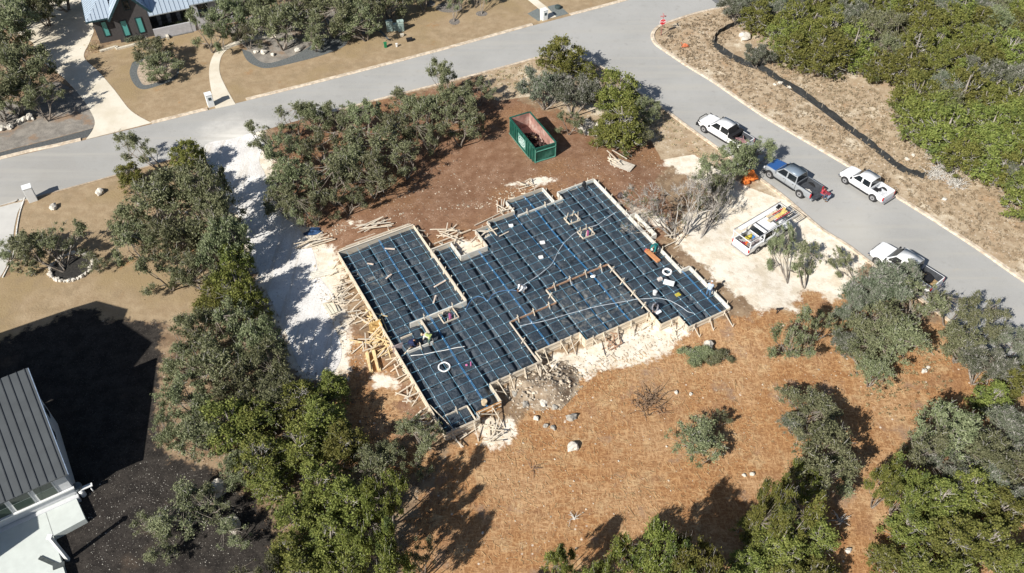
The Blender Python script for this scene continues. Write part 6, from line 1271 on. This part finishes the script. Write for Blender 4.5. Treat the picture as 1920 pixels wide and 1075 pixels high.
# plywood box at the left
bp = P(704, 612, .6); o = centered(MB().box((bp.x,bp.y,.6),(1.1,.06,1.2),rz=TH).box((bp.x+.55*math.cos(TH),bp.y+.55*math.sin(TH)-.3,.6),(.06,.7,1.2),rz=TH).box((bp.x-.3,bp.y-.2,1.05),(.06,.5,.1),rz=TH), 'plywood_box', simple('yellow_plywood', (.66,.46,.20), .75, var=.2), 'yellow plywood corner box on the left edge of the pad', 'plywood')
bp = P(746, 652, .8); o = centered(MB().box((bp.x,bp.y,.75),(.9,.05,.9),rz=TH).bar((bp.x-.45,bp.y-.1,.45),(bp.x+.4,bp.y+.3,.45),.05).bar((bp.x-.45,bp.y-.1,.85),(bp.x+.4,bp.y+.3,.85),.05), 'grey_panel', simple('mauve_panel', (.40,.33,.33)), 'mauve-grey ribbed panel standing by the kneeling worker', 'panel')
# corrugated approach plates and pallet
def platform(px, w, d, rz, mat, label, name, cat, n=5, z=.1):
    p = PG(*px); t = empty(name, (p.x, p.y, p.z+.03), rz, label, cat)
    for i in range(n): MB().box((0, -d/2+d*(i+.5)/n, z), (w, d/n*.82, .04)).build('plank', mat, t)
    for x in (-w*.4, 0, w*.4): MB().box((x, 0, z/2-.02), (.09, d, z-.04)).build('bearer', mat, t)
    return t
platform((1167, 311), 2.3, 1.3, R(-32), simple('grey_pallet_wood', (.52,.47,.40), .85, var=.25), 'grey slatted pallet lying on the soil behind the pad', 'pallet', 'pallet', 7)
platform((622, 578), 1.6, 1.1, R(-58), simple('cream_pallet_wood', (.66,.62,.50), .85, var=.15), 'cream slatted pallet on the limestone approach', 'pallet', 'pallet', 4)
platform((607, 513), 2.4, .9, R(18), simple('pale_pallet_wood', (.70,.67,.58), .85, var=.15), 'long pale slatted ramp on the limestone approach', 'ramp', 'ramp', 4)
def slabthing(px, mb, name, mat, label, cat, rz=0.0, dz=0.0, **k):
    p = onpad(px, dz); o = mb.build(name, mat, **k); o.location = p; o.rotation_euler.z = rz; return tag(o, label, cat)
ring = lambda R_, r_: MB().tube([(R_*math.cos(a), R_*math.sin(a), r_+.03+.02*math.sin(5*a)) for a in np.linspace(0, 2*math.pi, 33)], r_, 8, cap=False)
slabthing((833, 689), ring(.47,.055).add(ring(.44,.05).v, ring(.44,.05).f), 'hose_coil', WHITEP, 'thin white coil of tubing on the near left part of the pad', 'coil', smooth=True)
slabthing((1252, 505), ring(.36,.10), 'hose_coil', WHITEP, 'thick white coil of tubing on the right part of the pad', 'coil', smooth=True)
slabthing((1255, 526), MB().box((0,0,.05),(.95,.62,.03)).box((.05,.03,.08),(.8,.5,.02)), 'plan_sheet', NT('white_sheet').done((.8,.82,.82), .6), 'white rectangular sheet lying on the right part of the pad', 'sheet', rz=R(-20), dz=.06)
slabthing((1238, 520), MB().box((0,0,.12),(.4,.32,.22)).box((.02,0,.25),(.36,.1,.04)), 'carton', simple('pale_carton', (.62,.56,.52)), 'small pinkish carton beside the white sheet', 'carton', rz=.4)
slabthing((1272, 548), MB().box((0,0,.06),(.45,.35,.08)).box((0,0,.12),(.3,.2,.03)), 'yellow_case', YEL, 'small yellow case near the leaning worker', 'case', rz=.5)
slabthing((1228, 549), MB().tube([(0,0,.0),(0,0,.4)],[.17,.2],14).tube([(0,0,.4),(0,0,.46)],[.14,.12],10), 'bucket', [simple('white_bucket', (.7,.7,.7))], 'white and black bucket above the grey worker', 'bucket')
slabthing((1234, 585), MB().box((0,0,.1),(.5,.38,.06)).box((.1,0,.15),(.3,.2,.05)), 'paper_bag', NT('white_bag').done((.78,.8,.84), .7), 'white bag beside the grey crouching worker', 'bag', rz=.6)
slabthing((1224, 477), MB().box((0,0,.22),(1.75,.42,.06)).box((0,.0,.12),(1.75,.36,.12)).box((-.7,0,.30),(.08,.36,.1)), 'orange_board', simple('orange_wood', (.52,.24,.11), .7, var=.15), 'thick orange-brown board in front of the teal worker', 'board', rz=R(-56), dz=.1)
slabthing((1213, 464), MB().blob((0,0,.12),(.2,.15,.14),.3,4), 'red_pouch', REDT, 'small red pouch at the end of the orange board', 'pouch')
slabthing((958, 418), MB().box((0,0,.16),(.42,.34,.06)).box((0,0,.08),(.3,.24,.12)), 'white_box', WHITEP, 'small white box on the far left part of the pad', 'box', rz=.2)
slabthing((1017, 455), MB().box((0,0,.16),(.46,.38,.06)).box((0,0,.08),(.3,.24,.12)), 'white_box', WHITEP, 'small white box in the middle of the pad, above the other one', 'box', rz=.2)
slabthing((1014, 484), MB().box((0,0,.16),(.42,.34,.06)).box((0,0,.08),(.3,.24,.12)), 'white_box', WHITEP, 'small white box in the middle of the pad, above the crouching worker', 'box', rz=.2)
slabthing((1112, 520), MB().blob((0,0,.12),(.25,.16,.14),.3,2), 'white_bag', WHITEP, 'crumpled white bag inside the step boards', 'bag')
slabthing((908, 757), MB().tube([(0,0,0),(0,0,.3),(0,0,.34)],[.22,.24,.24],16), 'tan_pot', simple('tan_pot', (.66,.52,.34)), 'round tan tub near the nearest corner of the pad', 'tub')
slabthing((883, 686), MB().tube([(0,0,-.2),(0,0,.5)],.05,8).blob((-.35,.05,.05),(.12,.1,.1),.1,2), 'riser_pipe', PINK, 'pink and white pipe stub right of the thin white coil', 'pipe')
for i, (px, rz_, l) in enumerate([((730,462),R(-5),.95),((694,494),R(-12),.6),((729,519),R(52),.7),((825,533),R(40),1.3),((815,562),R(80),.9)]):
    slabthing(px, MB().box((0,0,.08),(l,.14,.05)).box((.1,.02,.12),(l*.4,.08,.02)), 'offcut', [simple('pale_offcut', (.66,.55,.46))], ['thin pink-tan offcut near the far end of the garage bay','short pale offcut upper left in the garage bay','pale tilted offcut in the middle of the garage bay','long offcut propped by the garage step boards','offcut near the bottom of the garage bay'][i], 'offcut', rz=rz_)
def hose(pts, rad, label, mat, name='hose', dz=.06, dens=6):
    q = smoothline(pts, dens); w = [onpad(p, dz+.02*math.sin(i)) for i, p in enumerate(q)]; return centered(MB().tube(w, rad, 6), name, mat, label, name, smooth=True)
GH = simple('pale_grey_hose', (.45,.50,.55), .5)
hose([(982,535),(1012,515),(1035,495),(1048,470),(1065,448),(1090,430),(1120,418),(1140,402),(1158,390)], .035, 'pale hose curving from the white-shirted worker up to the right edge', GH)
hose([(975,612),(1030,600),(1100,580),(1170,566),(1215,559),(1245,558),(1270,567),(1290,580),(1304,584)], .03, 'pale hose running along the near side of the pad to the right corner', GH)
hose([(873,585),(880,568),(892,558),(905,558),(915,566),(925,552),(950,545),(970,546)], .03, 'blue hose looping between the garage corner and the white-shirted worker', simple('blue_hose', (.10,.22,.42), .5))
hose([(770,668),(800,664),(840,656),(872,650)], .03, 'long pale rod lying by the navy worker', WHITEP, 'rod')
hose([(1218,475),(1232,480),(1250,470)], .02, 'short dark cord at the orange board', BLK, 'cord')
# dark jacket on the far board, black bag on the edge, orange sheet by the trucks
bp = P(1095, 345, .9); o = centered(MB().blob((bp.x,bp.y,bp.z),(.22,.14,.34),.2,4).blob((bp.x+.1,bp.y-.02,bp.z-.3),(.12,.08,.3),.2,5), 'jacket', BLK, 'black jacket hung over the far edge board of the pad', 'jacket', smooth=True)
bp = P(1163, 367, .5); o = centered(MB().blob((bp.x,bp.y,bp.z),(.33,.3,.33),.15,4).tube([(bp.x,bp.y,bp.z+.3),(bp.x+.05,bp.y,bp.z+.45)],.06,6), 'trash_bag', simple('dark_brown_bag', (.07,.05,.05), .5), 'round dark bag outside the right edge board of the pad', 'bag', smooth=True)
bp = PG(1404, 338); o = centered(MB().blob((bp.x,bp.y,.5),(.7,.55,.6),.3,4,3).blob((bp.x-.4,bp.y-.5,.25),(.5,.4,.3),.3,6,2), 'orange_tarp', simple('orange_tarp', (.75,.20,.04), .6, var=.25), 'bright orange tarp bundle at the foot of the trees by the silver pickup', 'tarp', smooth=True)
bp = PG(1385, 318); o = centered(MB().box((bp.x,bp.y,.4),(.9,.6,.8),rz=.6).box((bp.x,bp.y,.85),(.95,.65,.08),rz=.6), 'white_cooler', WHITEP, 'white cooler box under the oak by the silver pickup', 'cooler', bevel=.04)
bp = PG(1456, 588); o = centered(MB().bar((bp.x,bp.y,0),(bp.x,bp.y,.9),.06).box((bp.x,bp.y,.95),(.3,.05,.25)), 'survey_marker', STEELB, 'small dark marker stake on the pale ground above the right mulch', 'stake')
bp = PG(588, 436); o = centered(MB().blob((bp.x,bp.y,.12),(.8,.55,.12),.45,4), 'blue_tarp', simple('dark_blue_tarp', (.03,.07,.16), .6, var=.5), 'dark blue tarp on the ground under the grove above the approach', 'tarp')
bp = PG(160, 262); 
for i, (x, y) in enumerate([(30, -2)]): pass
pcar = PG(142, 14); 

def tufts(name, poly, n, r_, hgt, mat, seed, label, cat, per=16, leaf=.075):
    r = random.Random(seed); pl = gp(poly); cl = []; k = 0
    while k < n:
        x, y = r.uniform(pl[:,0].min(), pl[:,0].max()), r.uniform(pl[:,1].min(), pl[:,1].max())
        if sdist(np.array([x]), np.array([y]), pl)[0] > 0: continue
        k += 1; s_ = r_*r.uniform(.5, 1.4); cl.append(((x, y, float(ter(x, y))+hgt*.4), (s_, s_, hgt*.45), per))
    o = bpy.data.objects.new(name, leaves_mesh(name, cl, leaf, mat, seed)); coll().objects.link(o); return tag(o, label, cat, kind='stuff')
tufts('dry_grass', [(1240,45),(1360,20),(1390,60),(1345,95),(1430,135),(1590,245),(1730,335),(1850,335),(1990,430),(2100,600),(1920,520),(1754,412),(1591,308),(1440,218),(1290,120),(1232,85)], 1500, .28, .28, leafmat('dry_verge_grass', (.34,.27,.17), (.48,.41,.29), (.26,.20,.12)), 21, 'dry straw-coloured grass tufts along the verge of the side street', 'grass')
tufts('dry_grass', [(1440,110),(1560,150),(1640,170),(1700,240),(1760,320),(1730,330),(1600,245),(1440,140)], 500, .3, .28, bpy.data.materials['dry_verge_grass'], 22, 'dry grass tufts in the clearing behind the silt fence', 'grass')
tufts('weeds', [(1640,640),(1760,620),(1800,760),(1700,800),(1600,760)], 130, .3, .2, L_DRY, 23, 'dry weeds near the right end of the orange lot', 'weeds')
tufts('dry_grass', [(900,145),(1018,112),(1110,125),(1250,215),(1400,330),(1330,300),(1235,262),(1200,240),(1060,130),(1000,180)], 350, .22, .16, bpy.data.materials['dry_verge_grass'], 24, 'short dry grass between the street kerb and the site', 'grass')
tufts('leaf_litter', [(230,340),(420,330),(470,480),(560,680),(640,700),(830,830),(840,1060),(520,1070),(440,900),(320,850),(320,640),(400,560),(230,480)], 1500, .35, .06, leafmat('brown_leaf_litter', (.16,.11,.07), (.30,.22,.15), (.12,.09,.06)), 25, 'brown leaf litter and twigs under the trees left of the pad', 'leaf litter', 14, .05)
tufts('leaf_litter', [(520,230),(700,195),(880,150),(930,220),(860,300),(700,390),(560,430),(500,330)], 900, .4, .05, bpy.data.materials['brown_leaf_litter'], 26, 'brown leaf litter under the grove behind the pad', 'leaf litter', 12, .05)
for px_, rr_, lb in (((1770,318),1.3,'grey leafless shrub at the end of the silt fence'),((1752,330),1.0,'small grey leafless shrub left of its larger twin'),((1790,345),1.1,'grey shrub below the end of the dense wood')):
    brush(px_, rr_, 120, B_PALE, lb, int(px_[0])); 
bpy.context.view_layer.update()
